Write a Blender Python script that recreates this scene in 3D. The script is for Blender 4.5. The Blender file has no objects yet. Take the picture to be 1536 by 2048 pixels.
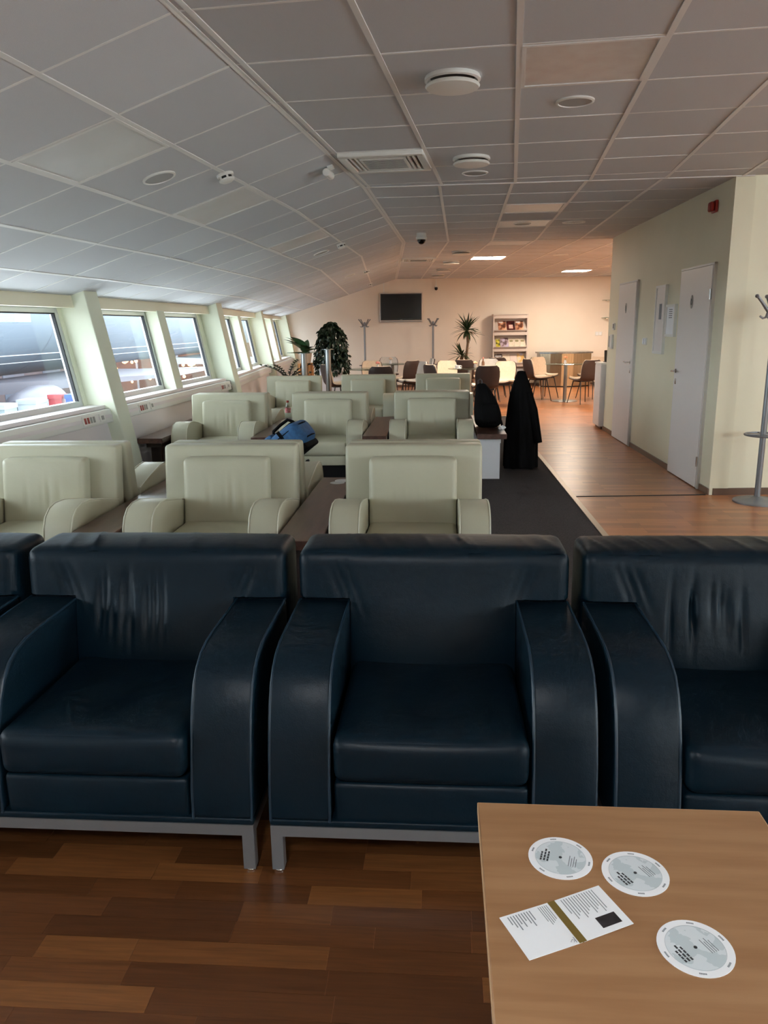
import bpy, bmesh, math, random
from math import sin, cos, tan, pi, atan2, sqrt, hypot
from mathutils import Vector, Matrix
R = math.radians
random.seed(7)
SC = bpy.context.scene
COL = SC.collection

# ------------------------------------------------------------------ camera
cd = bpy.data.cameras.new('camera'); cam = bpy.data.objects.new('camera', cd); COL.objects.link(cam)
cd.sensor_fit = 'VERTICAL'; cd.sensor_height = 36.0; cd.lens = 36.0 * 1540 / 2048
cd.clip_start = .05; cd.clip_end = 400
cam.matrix_world = Matrix.Translation((0, 0, 1.48)) @ Matrix.Rotation(R(90 - 13.5), 4, 'X') @ Matrix.Rotation(R(-0.8), 4, 'Z')
SC.camera = cam

# ------------------------------------------------------------------ daylight and exposure
wd = bpy.data.worlds.new('overcast_sky'); SC.world = wd; wd.use_nodes = True
bg = wd.node_tree.nodes['Background']
bg.inputs[0].default_value = (.86, .93, 1.0, 1); bg.inputs[1].default_value = 7.5
SC.view_settings.view_transform = 'Standard'; SC.view_settings.look = 'None'
SC.view_settings.gamma = 1.0; SC.view_settings.use_curve_mapping = False
SC.view_settings.exposure = 0.95
SC.cycles.max_bounces = 6; SC.cycles.diffuse_bounces = 4; SC.cycles.glossy_bounces = 3
SC.cycles.use_adaptive_sampling = True; SC.cycles.adaptive_threshold = .04; SC.cycles.adaptive_min_samples = 24
SC.cycles.transparent_max_bounces = 8; SC.cycles.sample_clamp_indirect = 6
PANEL_W = 58.0     # emission of the lit ceiling panels

# ------------------------------------------------------------------ materials
MATS = {}
def srgb(r, g, b):
    f = lambda c: (c / 255 / 12.92) if c / 255 <= .04045 else ((c / 255 + .055) / 1.055) ** 2.4
    return (f(r), f(g), f(b), 1)
def mat(name, col, rough=.5, metal=0., spec=.5, var=None, bump=None, coat=0., rnd=0., stretch=(1, 1, 1), emit=None, coord='Object'):
    if name in MATS: return MATS[name]
    m = bpy.data.materials.new(name); m.use_nodes = True; nt = m.node_tree; b = nt.nodes['Principled BSDF']
    b.inputs['Roughness'].default_value = rough; b.inputs['Metallic'].default_value = metal
    b.inputs['Specular IOR Level'].default_value = spec; b.inputs['Coat Weight'].default_value = coat
    b.inputs['Base Color'].default_value = col
    tc = nt.nodes.new('ShaderNodeTexCoord'); mp = nt.nodes.new('ShaderNodeMapping'); mp.inputs['Scale'].default_value = stretch
    nt.links.new(tc.outputs[coord], mp.inputs['Vector'])
    out = None
    if var:
        n = nt.nodes.new('ShaderNodeTexNoise'); n.inputs['Scale'].default_value = var[0]; n.inputs['Detail'].default_value = 5
        nt.links.new(mp.outputs[0], n.inputs['Vector'])
        mx = nt.nodes.new('ShaderNodeMix'); mx.data_type = 'RGBA'
        mx.inputs[6].default_value = col; mx.inputs[7].default_value = var[1]
        rp = nt.nodes.new('ShaderNodeMapRange'); rp.inputs[1].default_value = .35; rp.inputs[2].default_value = .65
        nt.links.new(n.outputs[0], rp.inputs[0]); nt.links.new(rp.outputs[0], mx.inputs[0]); out = mx.outputs[2]
    if rnd:
        oi = nt.nodes.new('ShaderNodeObjectInfo'); mr = nt.nodes.new('ShaderNodeMapRange')
        mr.inputs[3].default_value = 1 - rnd; mr.inputs[4].default_value = 1 + rnd
        nt.links.new(oi.outputs['Random'], mr.inputs[0])
        hs = nt.nodes.new('ShaderNodeHueSaturation'); hs.inputs['Color'].default_value = col
        nt.links.new(mr.outputs[0], hs.inputs['Value'])
        if out: nt.links.new(out, hs.inputs['Color'])
        out = hs.outputs[0]
    if out: nt.links.new(out, b.inputs['Base Color'])
    if bump:
        n2 = nt.nodes.new('ShaderNodeTexNoise'); n2.inputs['Scale'].default_value = bump[0]; n2.inputs['Detail'].default_value = 4
        nt.links.new(mp.outputs[0], n2.inputs['Vector'])
        bp = nt.nodes.new('ShaderNodeBump'); bp.inputs['Strength'].default_value = bump[1]; bp.inputs['Distance'].default_value = bump[2] if len(bump) > 2 else .01
        nt.links.new(n2.outputs[0], bp.inputs['Height']); nt.links.new(bp.outputs[0], b.inputs['Normal'])
    if emit:
        b.inputs['Emission Color'].default_value = emit[0]; b.inputs['Emission Strength'].default_value = emit[1]
    MATS[name] = m
    return m

def glass_mat(name, tint, refl=.08):
    m = bpy.data.materials.new(name); m.use_nodes = True; nt = m.node_tree; nt.nodes.clear()
    o = nt.nodes.new('ShaderNodeOutputMaterial'); t = nt.nodes.new('ShaderNodeBsdfTransparent'); g = nt.nodes.new('ShaderNodeBsdfGlossy')
    t.inputs[0].default_value = tint; g.inputs['Roughness'].default_value = .02
    mx = nt.nodes.new('ShaderNodeMixShader'); fr = nt.nodes.new('ShaderNodeLayerWeight')
    pw = nt.nodes.new('ShaderNodeMath'); pw.operation = 'POWER'; pw.inputs[1].default_value = 4
    ml = nt.nodes.new('ShaderNodeMath'); ml.operation = 'MULTIPLY_ADD'; ml.inputs[1].default_value = .6; ml.inputs[2].default_value = refl * .4
    nt.links.new(fr.outputs['Facing'], pw.inputs[0]); nt.links.new(pw.outputs[0], ml.inputs[0]); nt.links.new(ml.outputs[0], mx.inputs[0])
    nt.links.new(t.outputs[0], mx.inputs[1]); nt.links.new(g.outputs[0], mx.inputs[2]); nt.links.new(mx.outputs[0], o.inputs[0])
    MATS[name] = m
    return m

def wood_floor_mat():
    m = bpy.data.materials.new('parquet'); m.use_nodes = True; nt = m.node_tree; b = nt.nodes['Principled BSDF']; L = nt.links.new
    tc = nt.nodes.new('ShaderNodeTexCoord'); mp = nt.nodes.new('ShaderNodeMapping'); mp.inputs['Rotation'].default_value = (0, 0, R(4.2))
    L(tc.outputs['Object'], mp.inputs[0])
    br = nt.nodes.new('ShaderNodeTexBrick'); br.inputs['Scale'].default_value = 1; br.inputs['Brick Width'].default_value = .38
    br.inputs['Row Height'].default_value = .07; br.inputs['Mortar Size'].default_value = .0006; br.offset = .37; br.offset_frequency = 3
    br.inputs['Color1'].default_value = srgb(186, 118, 68); br.inputs['Color2'].default_value = srgb(150, 92, 52); br.inputs['Mortar'].default_value = srgb(60, 34, 18)
    L(mp.outputs[0], br.inputs[0])
    m2 = nt.nodes.new('ShaderNodeMapping'); m2.inputs['Scale'].default_value = (2, 40, 1); L(mp.outputs[0], m2.inputs[0])
    n = nt.nodes.new('ShaderNodeTexNoise'); n.inputs['Scale'].default_value = 3; n.inputs['Detail'].default_value = 6; L(m2.outputs[0], n.inputs[0])
    mx = nt.nodes.new('ShaderNodeMix'); mx.data_type = 'RGBA'; mx.blend_type = 'MULTIPLY'; mx.inputs[0].default_value = .5
    rp = nt.nodes.new('ShaderNodeMapRange'); rp.inputs[1].default_value = .3; rp.inputs[2].default_value = .7; rp.inputs[3].default_value = .55; rp.inputs[4].default_value = 1.15
    L(n.outputs[0], rp.inputs[0]); L(br.outputs[0], mx.inputs[6]); L(rp.outputs[0], mx.inputs[7]); L(mx.outputs[2], b.inputs['Base Color'])
    b.inputs['Roughness'].default_value = .3; b.inputs['Specular IOR Level'].default_value = .5
    MATS['parquet'] = m; return m
def plank_mat():
    m = bpy.data.materials.new('parquet_strip'); m.use_nodes = True; nt = m.node_tree; b = nt.nodes['Principled BSDF']; L = nt.links.new
    tc = nt.nodes.new('ShaderNodeTexCoord'); oi = nt.nodes.new('ShaderNodeObjectInfo')
    ad = nt.nodes.new('ShaderNodeVectorMath'); ad.operation = 'ADD'; sc = nt.nodes.new('ShaderNodeVectorMath'); sc.operation = 'SCALE'; sc.inputs[3].default_value = 37
    L(oi.outputs['Location'], sc.inputs[0]); L(tc.outputs['Object'], ad.inputs[0]); L(sc.outputs[0], ad.inputs[1])
    m2 = nt.nodes.new('ShaderNodeMapping'); m2.inputs['Scale'].default_value = (3, 55, 1); L(ad.outputs[0], m2.inputs[0])
    n = nt.nodes.new('ShaderNodeTexNoise'); n.inputs['Scale'].default_value = 2; n.inputs['Detail'].default_value = 6; n.inputs['Distortion'].default_value = .6; L(m2.outputs[0], n.inputs[0])
    cr = nt.nodes.new('ShaderNodeValToRGB'); L(oi.outputs['Random'], cr.inputs[0])
    e = cr.color_ramp.elements; e[0].position = 0; e[0].color = srgb(84, 50, 26); e[1].position = 1; e[1].color = srgb(128, 82, 44)
    e2 = cr.color_ramp.elements.new(.55); e2.color = srgb(102, 62, 33)
    rp = nt.nodes.new('ShaderNodeMapRange'); rp.inputs[1].default_value = .3; rp.inputs[2].default_value = .7; rp.inputs[3].default_value = .5; rp.inputs[4].default_value = 1.15
    mx = nt.nodes.new('ShaderNodeMix'); mx.data_type = 'RGBA'; mx.blend_type = 'MULTIPLY'; mx.inputs[0].default_value = .6
    L(n.outputs[0], rp.inputs[0]); L(cr.outputs[0], mx.inputs[6]); L(rp.outputs[0], mx.inputs[7]); L(mx.outputs[2], b.inputs['Base Color'])
    b.inputs['Roughness'].default_value = .32
    MATS['parquet_strip'] = m; return m

def leather_mat(name, col, col2, rough, crease=.25, spec=.5):
    m = bpy.data.materials.new(name); m.use_nodes = True; nt = m.node_tree; b = nt.nodes['Principled BSDF']; L = nt.links.new
    tc = nt.nodes.new('ShaderNodeTexCoord')
    n = nt.nodes.new('ShaderNodeTexNoise'); n.inputs['Scale'].default_value = 5; n.inputs['Detail'].default_value = 4; L(tc.outputs['Object'], n.inputs[0])
    mx = nt.nodes.new('ShaderNodeMix'); mx.data_type = 'RGBA'; mx.inputs[6].default_value = col; mx.inputs[7].default_value = col2
    L(n.outputs[0], mx.inputs[0]); L(mx.outputs[2], b.inputs['Base Color'])
    v = nt.nodes.new('ShaderNodeTexVoronoi'); v.inputs['Scale'].default_value = 260; L(tc.outputs['Object'], v.inputs[0])
    n3 = nt.nodes.new('ShaderNodeTexNoise'); n3.inputs['Scale'].default_value = 14; n3.inputs['Detail'].default_value = 3; L(tc.outputs['Object'], n3.inputs[0])
    b1 = nt.nodes.new('ShaderNodeBump'); b1.inputs['Strength'].default_value = .06; b1.inputs['Distance'].default_value = .003; L(v.outputs[0], b1.inputs['Height'])
    b2 = nt.nodes.new('ShaderNodeBump'); b2.inputs['Strength'].default_value = crease; b2.inputs['Distance'].default_value = .01; L(n3.outputs[0], b2.inputs['Height']); L(b1.outputs[0], b2.inputs['Normal'])
    L(b2.outputs[0], b.inputs['Normal'])
    b.inputs['Roughness'].default_value = rough; b.inputs['Specular IOR Level'].default_value = spec
    MATS[name] = m; return m

PARQ = wood_floor_mat(); STRIP = plank_mat()
BLUE = leather_mat('blue_leather', srgb(8, 31, 44), srgb(6, 24, 34), .42, .2, .24)
CREAM = leather_mat('cream_leather', srgb(184, 181, 158), srgb(174, 171, 148), .42, .15, .4)
PIPE_BLUE = mat('blue_piping', srgb(18, 42, 58), .4)
PIPE_CREAM = mat('cream_piping', srgb(196, 193, 172), .4)
PAINT = mat('pale_green_paint', srgb(222, 226, 205), .6, var=(1.5, srgb(217, 222, 200)), bump=(220, .04, .002))
PAINT2 = mat('cream_green_paint', srgb(230, 224, 198), .6, var=(1.2, srgb(225, 219, 192)), bump=(220, .04, .002))
WHITEP = mat('white_wall_paint', srgb(236, 226, 212), .6, var=(1.0, srgb(230, 219, 204)), bump=(200, .04, .002))
TILE = mat('mineral_tile', srgb(203, 205, 207), .85, rnd=.05, bump=(300, .12, .003), var=(400, srgb(193, 195, 197)))
RAIL = mat('rail_white', srgb(226, 225, 221), .45)
LAMIN = mat('grey_white_laminate', srgb(222, 216, 216), .35, bump=(3, .05, .01))
ALU = mat('window_aluminium', srgb(196, 200, 200), .35, .3)
GASKET = mat('black_gasket', srgb(22, 24, 28), .6)
STEEL = mat('brushed_steel', srgb(150, 152, 152), .3, 1., var=(60, srgb(132, 134, 134)), stretch=(1, 1, .05))
GREYMET = mat('grey_painted_metal', srgb(128, 130, 134), .35, .5)
CHROME = mat('chrome', srgb(205, 205, 205), .15, 1.)
DARKWOOD = mat('dark_walnut', srgb(92, 66, 56), .3, var=(4, srgb(72, 50, 43)), stretch=(8, 1, 8))
BEECH = mat('beech_veneer', srgb(166, 126, 89), .42, var=(2.5, srgb(152, 111, 75)), stretch=(1.2, 14, 1))
BEECHEDGE = mat('beech_edge', srgb(206, 172, 132), .45)
CARPET = mat('charcoal_carpet', srgb(84, 79, 78), .95, spec=.1, var=(160, srgb(66, 62, 62)), bump=(500, .6, .006))
DOORW = mat('door_white', srgb(226, 222, 218), .4)
FRAMEW = mat('door_frame_grey', srgb(208, 205, 199), .4)
BLACKP = mat('black_plastic', srgb(18, 18, 20), .35)
BLACKF = mat('black_fabric', srgb(13, 12, 13), .9, spec=.15, var=(30, srgb(9, 9, 9)), bump=(90, .3, .004))
WHITEPL = mat('white_plastic', srgb(228, 228, 222), .4)
GREYPL = mat('grey_plastic', srgb(150, 150, 146), .5)
SHELL = mat('dark_brown_shell', srgb(58, 46, 43), .5)
PADC = mat('cream_fabric', srgb(226, 208, 186), .8, var=(60, srgb(214, 194, 170)))
PADG = mat('pale_grey_fabric', srgb(206, 204, 198), .8, var=(60, srgb(196, 192, 186)))
LEGD = mat('dark_chair_leg', srgb(32, 26, 25), .4)
RED = mat('red_plastic', srgb(150, 40, 34), .4)
SCREEN = mat('tv_screen', srgb(14, 14, 16), .12)
LEAF = mat('leaf_green', srgb(48, 74, 40), .45, var=(9, srgb(30, 52, 28)))
LEAF2 = mat('leaf_dark', srgb(30, 50, 30), .45, var=(9, srgb(20, 36, 22)))
LEAF3 = mat('leaf_variegated', srgb(70, 104, 62), .4, var=(14, srgb(38, 66, 40)))
BARK = mat('bark', srgb(120, 96, 72), .8, var=(20, srgb(90, 70, 52)))
SOIL = mat('soil', srgb(50, 38, 30), .95)
TERRA = mat('planter_white', srgb(214, 212, 214), .5)
BAMBOO = mat('bamboo', srgb(196, 138, 84), .5, rnd=.1)
PAPER = mat('white_paper', srgb(238, 242, 245), .6)
PRINT = mat('grey_print', srgb(126, 134, 140), .7)
PRINTD = mat('dark_print', srgb(50, 54, 58), .6)
GOLD = mat('gold_band', srgb(132, 112, 58), .4, .3)
GLASS = glass_mat('window_glass', (.93, .96, .965, 1))
TGLASS = glass_mat('table_glass', (.72, .80, .76, 1), .12)
LIT = mat('lit_panel', (1, .95, .88, 1), .5, emit=((1.0, .86, .70, 1), PANEL_W))
LITC = mat('lit_panel_neutral', (1, 1, 1, 1), .5, emit=((.95, .98, 1.0, 1), 34.0))
DIFF = mat('unlit_diffuser', srgb(214, 215, 213), .3, var=(3, srgb(208, 208, 205)))

# ------------------------------------------------------------------ mesh helpers
class MB:
    def __init__(s): s.v = []; s.f = []
    def add(s, vs, fs, M=None):
        o = len(s.v)
        s.v += [tuple(M @ Vector(p)) if M is not None else tuple(p) for p in vs]
        s.f += [tuple(i + o for i in f) for f in fs]; return s
    def box(s, x0, x1, y0, y1, z0, z1, M=None):
        return s.add([(x, y, z) for z in (z0, z1) for y in (y0, y1) for x in (x0, x1)],
                     [(0, 2, 3, 1), (4, 5, 7, 6), (0, 1, 5, 4), (1, 3, 7, 5), (3, 2, 6, 7), (2, 0, 4, 6)], M)
    def prism(s, pts, a0, a1, axis='x', M=None):
        # pts: 2D outline; axis x -> (y,z), y -> (x,z), z -> (x,y)
        n = len(pts)
        mk = {'x': lambda a, p: (a, p[0], p[1]), 'y': lambda a, p: (p[0], a, p[1]), 'z': lambda a, p: (p[0], p[1], a)}[axis]
        vs = [mk(a0, p) for p in pts] + [mk(a1, p) for p in pts]
        fs = [tuple(range(n)), tuple(range(2 * n - 1, n - 1, -1))] + [(i, i + n, (i + 1) % n + n, (i + 1) % n) for i in range(n)]
        return s.add(vs, fs, M)
    def lathe(s, prof, c=(0, 0, 0), seg=24, M=None, caps=True):
        vs = []; fs = []; m = len(prof)
        for i in range(seg):
            a = 2 * pi * i / seg
            vs += [(c[0] + r * cos(a), c[1] + r * sin(a), c[2] + z) for r, z in prof]
        for i in range(seg):
            j = (i + 1) % seg
            fs += [(i * m + k, j * m + k, j * m + k + 1, i * m + k + 1) for k in range(m - 1)]
        if caps:
            if prof[0][0] > 1e-5: fs.append(tuple(i * m for i in range(seg - 1, -1, -1)))
            if prof[-1][0] > 1e-5: fs.append(tuple(i * m + m - 1 for i in range(seg)))
        return s.add(vs, fs, M)
    def tube(s, path, r, seg=8, M=None):
        P = [Vector(p) for p in path]; n = len(P); rs = r if isinstance(r, (list, tuple)) else [r] * n
        vs = []; fs = []; up = None
        for i, p in enumerate(P):
            t = (P[min(i + 1, n - 1)] - P[max(i - 1, 0)]).normalized()
            if up is None: up = t.orthogonal().normalized()
            up = (up - t * up.dot(t)).normalized() if (up - t * up.dot(t)).length > 1e-6 else t.orthogonal().normalized()
            w = t.cross(up)
            vs += [tuple(p + rs[i] * (cos(2 * pi * k / seg) * up + sin(2 * pi * k / seg) * w)) for k in range(seg)]
        for i in range(n - 1):
            fs += [(i * seg + k, i * seg + (k + 1) % seg, (i + 1) * seg + (k + 1) % seg, (i + 1) * seg + k) for k in range(seg)]
        fs += [tuple(range(seg - 1, -1, -1)), tuple((n - 1) * seg + k for k in range(seg))]
        return s.add(vs, fs, M)
    def soft(s, c, h, r, k=(6, 6, 6), bulge=(0, 0, 0), fn=None, M=None):
        """rounded, optionally puffed box: centre c, half sizes h, corner radius r"""
        def ax(hh, n):
            rr = min(r, hh * .98); q = hh - rr
            return [-q - rr * cos(pi / 2 * t / 3) for t in range(3)] + [-q + 2 * q * t / n for t in range(n + 1)] + [q + rr * sin(pi / 2 * t / 3) for t in range(1, 4)]
        A = [ax(h[i], k[i]) for i in range(3)]
        for d in range(3):
            e, g = (d + 1) % 3, (d + 2) % 3
            for sg in (-1, 1):
                vs = []; fs = []; ne, ng = len(A[e]), len(A[g])
                for b in A[g]:
                    for a in A[e]:
                        p = [0, 0, 0]; p[d] = sg * h[d]; p[e] = a; p[g] = b
                        inn = [max(-(h[i] - min(r, h[i] * .98)), min(h[i] - min(r, h[i] * .98), p[i])) for i in range(3)]
                        dv = Vector([p[i] - inn[i] for i in range(3)])
                        rr = min(r, min(h) * .98) if False else r
                        if dv.length > 1e-9: dv.normalize()
                        q = [inn[i] + dv[i] * min(r, h[i] * .98) for i in range(3)]
                        u, v = a / h[e], b / h[g]
                        q[d] += sg * bulge[d] * max(0, 1 - u * u) * max(0, 1 - v * v)
                        if fn: q = fn(q, d, sg, u, v)
                        vs.append((q[0] + c[0], q[1] + c[1], q[2] + c[2]))
                for j in range(ng - 1):
                    for i in range(ne - 1):
                        f = (j * ne + i, j * ne + i + 1, (j + 1) * ne + i + 1, (j + 1) * ne + i)
                        fs.append(f if sg > 0 else f[::-1])
                s.add(vs, fs, M)
        return s
    def bevelled(s, w, seg=2, angle=R(40)):
        bm = bmesh.new(); s.to_bm(bm)
        bmesh.ops.remove_doubles(bm, verts=bm.verts, dist=1e-5)
        es = [e for e in bm.edges if len(e.link_faces) == 2 and e.calc_face_angle(0) > angle]
        bmesh.ops.bevel(bm, geom=es, offset=w, segments=seg, profile=.5, affect='EDGES', clamp_overlap=True)
        bm.verts.index_update(); r = MB(); r.v = [tuple(v.co) for v in bm.verts]; r.f = [tuple(v.index for v in f.verts) for f in bm.faces]; bm.free()
        return r
    def to_bm(s, bm):
        vs = [bm.verts.new(p) for p in s.v]
        for f in s.f:
            try: bm.faces.new([vs[i] for i in f])
            except ValueError: pass
    def mesh(s, name, m, weld=True, sharp=38):
        me = bpy.data.meshes.new(name)
        if weld:
            bm = bmesh.new(); s.to_bm(bm); bmesh.ops.remove_doubles(bm, verts=bm.verts, dist=2e-5)
            bmesh.ops.recalc_face_normals(bm, faces=bm.faces); bm.to_mesh(me); bm.free()
        else: me.from_pydata(s.v, [], s.f)
        me.materials.append(m)
        for p in me.polygons: p.use_smooth = True
        me.set_sharp_from_angle(angle=R(sharp))
        me.update(); return me

def obj(name, mb, m, parent=None, loc=None, weld=True, sharp=38):
    me = mb if isinstance(mb, bpy.types.Mesh) else mb.mesh(name, m, weld, sharp)
    o = bpy.data.objects.new(name, me); COL.objects.link(o)
    if parent is not None: o.parent = parent
    if loc is not None: o.location = loc
    return o
def tag(o, label, cat, group=None):
    o['label'] = label; o['category'] = cat
    if group: o['group'] = group
    return o
def thing(name, label, cat, loc=(0, 0, 0), rz=0, group=None):
    o = bpy.data.objects.new(name, None); COL.objects.link(o); o.location = loc; o.rotation_euler = (0, 0, rz)
    o.empty_display_size = .1
    return tag(o, label, cat, group)
def struct(o): o['kind'] = 'structure'; return o
def dup(root, loc, rz, label, group=None):
    r = root.copy(); COL.objects.link(r); r.location = loc; r.rotation_euler = (0, 0, rz); r['label'] = label
    if group: r['group'] = group
    for ch in list(root.children):
        c = ch.copy(); COL.objects.link(c); c.parent = r
        for g in list(ch.children):
            d = g.copy(); COL.objects.link(d); d.parent = c
    return r

# ------------------------------------------------------------------ plan of the place (metres; camera foot at the origin)
ZC = 2.62; PH = R(17)
F1 = Vector((-.13, 6.9)); F2 = Vector((.31, 11.2))
SEG = {1: (F1, R(9.3)), 2: (F1, R(5.8)), 3: (F2, R(.34))}
def seg_axes(i):
    O, a = SEG[i]; return O, Vector((cos(a), -sin(a))), Vector((sin(a), cos(a)))
def flat_pt(i, u, v, dz=0):
    O, r, d = seg_axes(i); p = O + r * u + d * v; return Vector((p.x, p.y, ZC + dz))
def slope_pt(i, l, v, dz=0):
    O, r, d = seg_axes(i); p = O - r * (l * cos(PH) + dz * sin(PH) * 0) + d * v
    q = Vector((p.x, p.y, ZC - l * sin(PH)))
    nrm = Vector((r.x * -sin(PH), r.y * -sin(PH), cos(PH)))
    return q + nrm * dz
def ceil_z(i, x, y):
    O, r, d = seg_axes(i); h = -(Vector((x, y)) - O).dot(r); return ZC - max(0, h) * tan(PH)
N1 = Vector((-2.33, 7.2)); A2 = R(5.8); N2 = N1 + 3.95 * Vector((sin(A2), cos(A2))); A3 = R(-.46)
WSEG = {1: (N1, R(9.3)), 2: (N1, A2), 3: (N2, A3)}
LEAN = tan(R(10.7))
def wpt(i, s, n, z):
    A, a = WSEG[i]; x = n - LEAN * z
    return (A.x + s * sin(a) + x * cos(a), A.y + s * cos(a) - x * sin(a), z)
def lbox(mb, i, s0, s1, n0, n1, z0, z1, zfun=None):
    vs = []
    for z in (z0, z1):
        for s in (s0, s1):
            for n in (n0, n1):
                p = wpt(i, s, n, z)
                if zfun and z == z1: p = wpt(i, s, n, zfun(p[0], p[1]) + .012)
                vs.append(p)
    return mb.add(vs, [(0, 1, 3, 2), (4, 6, 7, 5), (0, 4, 5, 1), (1, 5, 7, 3), (3, 7, 6, 2), (2, 6, 4, 0)])
YB = 19.72                                     # back wall
CW0 = Vector((2.87, 6.64)); CWA = R(3.9)       # corridor wall: start and heading
def cw(s, n=0, z=0):                           # n > 0 into the corridor
    return (CW0.x + s * sin(CWA) - n * cos(CWA), CW0.y + s * cos(CWA) + n * sin(CWA), z)
CWL = 4.42
CWE = cw(CWL)

# ------------------------------------------------------------------ floor
p0 = wpt(1, -12.6, -.3, 0); p3 = wpt(3, 8.7, -.3, 0)
fl = [(p0[0], p0[1]), (N1.x - .3, N1.y), (N2.x - .3, N2.y), (p3[0], p3[1]), (7.6, 19.9), (7.6, -5.4)]
floor = struct(obj('floor', MB().prism(fl, -.12, 0, 'z'), PARQ))
# individual parquet strips of the near floor
sa = R(-4.2)
plank_meshes = {}
for r_ in range(20):
    yy = .98 + r_ * .07; x = -1.75 + random.random() * .3
    while x < 1.0:
        ln = random.choice((.24, .3, .36, .42, .48))
        key = ln
        if key not in plank_meshes:
            plank_meshes[key] = MB().box(-ln / 2 + .0003, ln / 2 - .0003, -.0347, .0347, 0, .0015).mesh('plank', STRIP)
        cx = x + ln / 2
        o = obj('plank', plank_meshes[key], None, floor)
        o.location = (cx * cos(sa) - yy * sin(sa), cx * sin(sa) + yy * cos(sa), random.uniform(-.0004, .0002)); o.rotation_euler = (0, 0, sa)
        x += ln
# carpet with its metal edge strip
cE = lambda y: 1.56 + (y - 5.29) * .0655
cp = [(p0[0] * .5 - .5, 2.62), (cE(2.78), 2.74), (cE(12.9), 12.9), (N2.x + .01, 12.72), (N2.x + .01, N2.y), (N1.x + .01, N1.y)]
cp[0] = (wpt(1, -4.25, 0, 0)[0] + .02, wpt(1, -4.25, 0, 0)[1])
tag(obj('carpet', MB().prism(cp, .0, .003, 'z'), CARPET), 'charcoal grey fitted carpet under the cream armchairs', 'carpet')
mb = MB(); e0, e1 = 2.74, 12.9
mb.prism([(cE(e0), e0), (cE(e0) + .045, e0), (cE(e1) + .045, e1), (cE(e1), e1)], 0, .009, 'z')
mb.prism([(N2.x, 12.70), (cE(e1) + .03, 12.88), (cE(e1) + .03, 12.92), (N2.x, 12.74)], 0, .008, 'z')
struct(obj('trim_1', mb, mat('edge_strip', srgb(190, 172, 152), .35, .4)))
struct(obj('trim_2', MB().box(1.66, 2.84, 6.63, 6.655, 0, .004), GASKET))

# ------------------------------------------------------------------ ceiling: tiles, rails and backing for three bays
def clip(poly, f):
    out = []
    for i in range(len(poly)):
        a, b = poly[i], poly[(i + 1) % len(poly)]; fa, fb = f(a), f(b)
        if fa >= 0: out.append(a)
        if (fa >= 0) != (fb >= 0):
            t = fa / (fa - fb); out.append((a[0] + (b[0] - a[0]) * t, a[1] + (b[1] - a[1]) * t))
    return out
s1t = tan(R(5.5)); s2t = tan(R(2.5))
def side1(p): return (F1.y - (p.x - F1.x) * s1t) - p.y      # >0 near side of the first seam
def side2(p): return (F2.y - (p.x - F2.x) * s2t) - p.y
def wallside(p):                                             # >0 left of the corridor wall
    v = Vector((p.x, p.y)) - CW0; return -(v.x * cos(CWA) - v.y * sin(CWA)) + .02
LIMITS = {
    1: [side1, lambda p: p.y + 5.3, lambda p: 6.6 - p.x, lambda p: max(6.66 - p.y, wallside(p))],
    2: [lambda p: -side1(p), side2, wallside],
    3: [lambda p: -side2(p), lambda p: YB + .02 - p.y, lambda p: 7.52 - p.x],
}
PT = {'flat': flat_pt, 'slope': slope_pt}
UOFF = {1: .05, 2: .03, 3: .03}; VOFF = {1: -.72, 2: .56, 3: .05}
VP_ = {1: .61, 2: .61, 3: .605}
URANGE = {1: 7.3, 2: 3.6, 3: 7.6}
VR = {1: (-12.5, .9), 2: (-.6, 5.0), 3: (-.5, 8.9)}
NEARV = {1: -4.5, 2: -9, 3: -9}; FARU = {1: 3.7, 2: 9, 3: 5.2}
LIGHTS = {}   # (seg, part, iu, iv): kind
def mk_slab(i, part, poly, dz0, dz1):
    pt = PT[part]; n = len(poly)
    vs = [tuple(pt(i, a, b, dz0)) for a, b in poly] + [tuple(pt(i, a, b, dz1)) for a, b in poly]
    return vs, [tuple(range(n)), tuple(range(2 * n - 1, n - 1, -1))] + [(k, k + n, (k + 1) % n + n, (k + 1) % n) for k in range(n)]
def clipped(i, part, poly, tol=0.):
    pt = PT[part]
    for f in LIMITS[i]:
        poly = clip(poly, lambda q: f(pt(i, q[0], q[1])) + tol)
        if len(poly) < 3: return []
    return poly
def cells(i, part):
    u_off = UOFF[i] if part == 'flat' else 0.
    nu = range(-1 if part == 'flat' else 0, int(URANGE[i] / .6) + 1) if part == 'flat' else range(0, 5)
    v0, v1 = VR[i]
    for iv in range(int((v0 - VOFF[i]) / VP_[i]) - 1, int((v1 - VOFF[i]) / VP_[i]) + 2):
        for iu in nu:
            ua = u_off + .6 * iu; ub = ua + .6
            if part == 'flat': ua = max(ua, 0.)
            if part == 'slope' and iu == 4: ub = 3.25
            if ub - ua < .02: continue
            va = VOFF[i] + VP_[i] * iv
            yield iu, iv, ua, ub, va, va + VP_[i]
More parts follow.
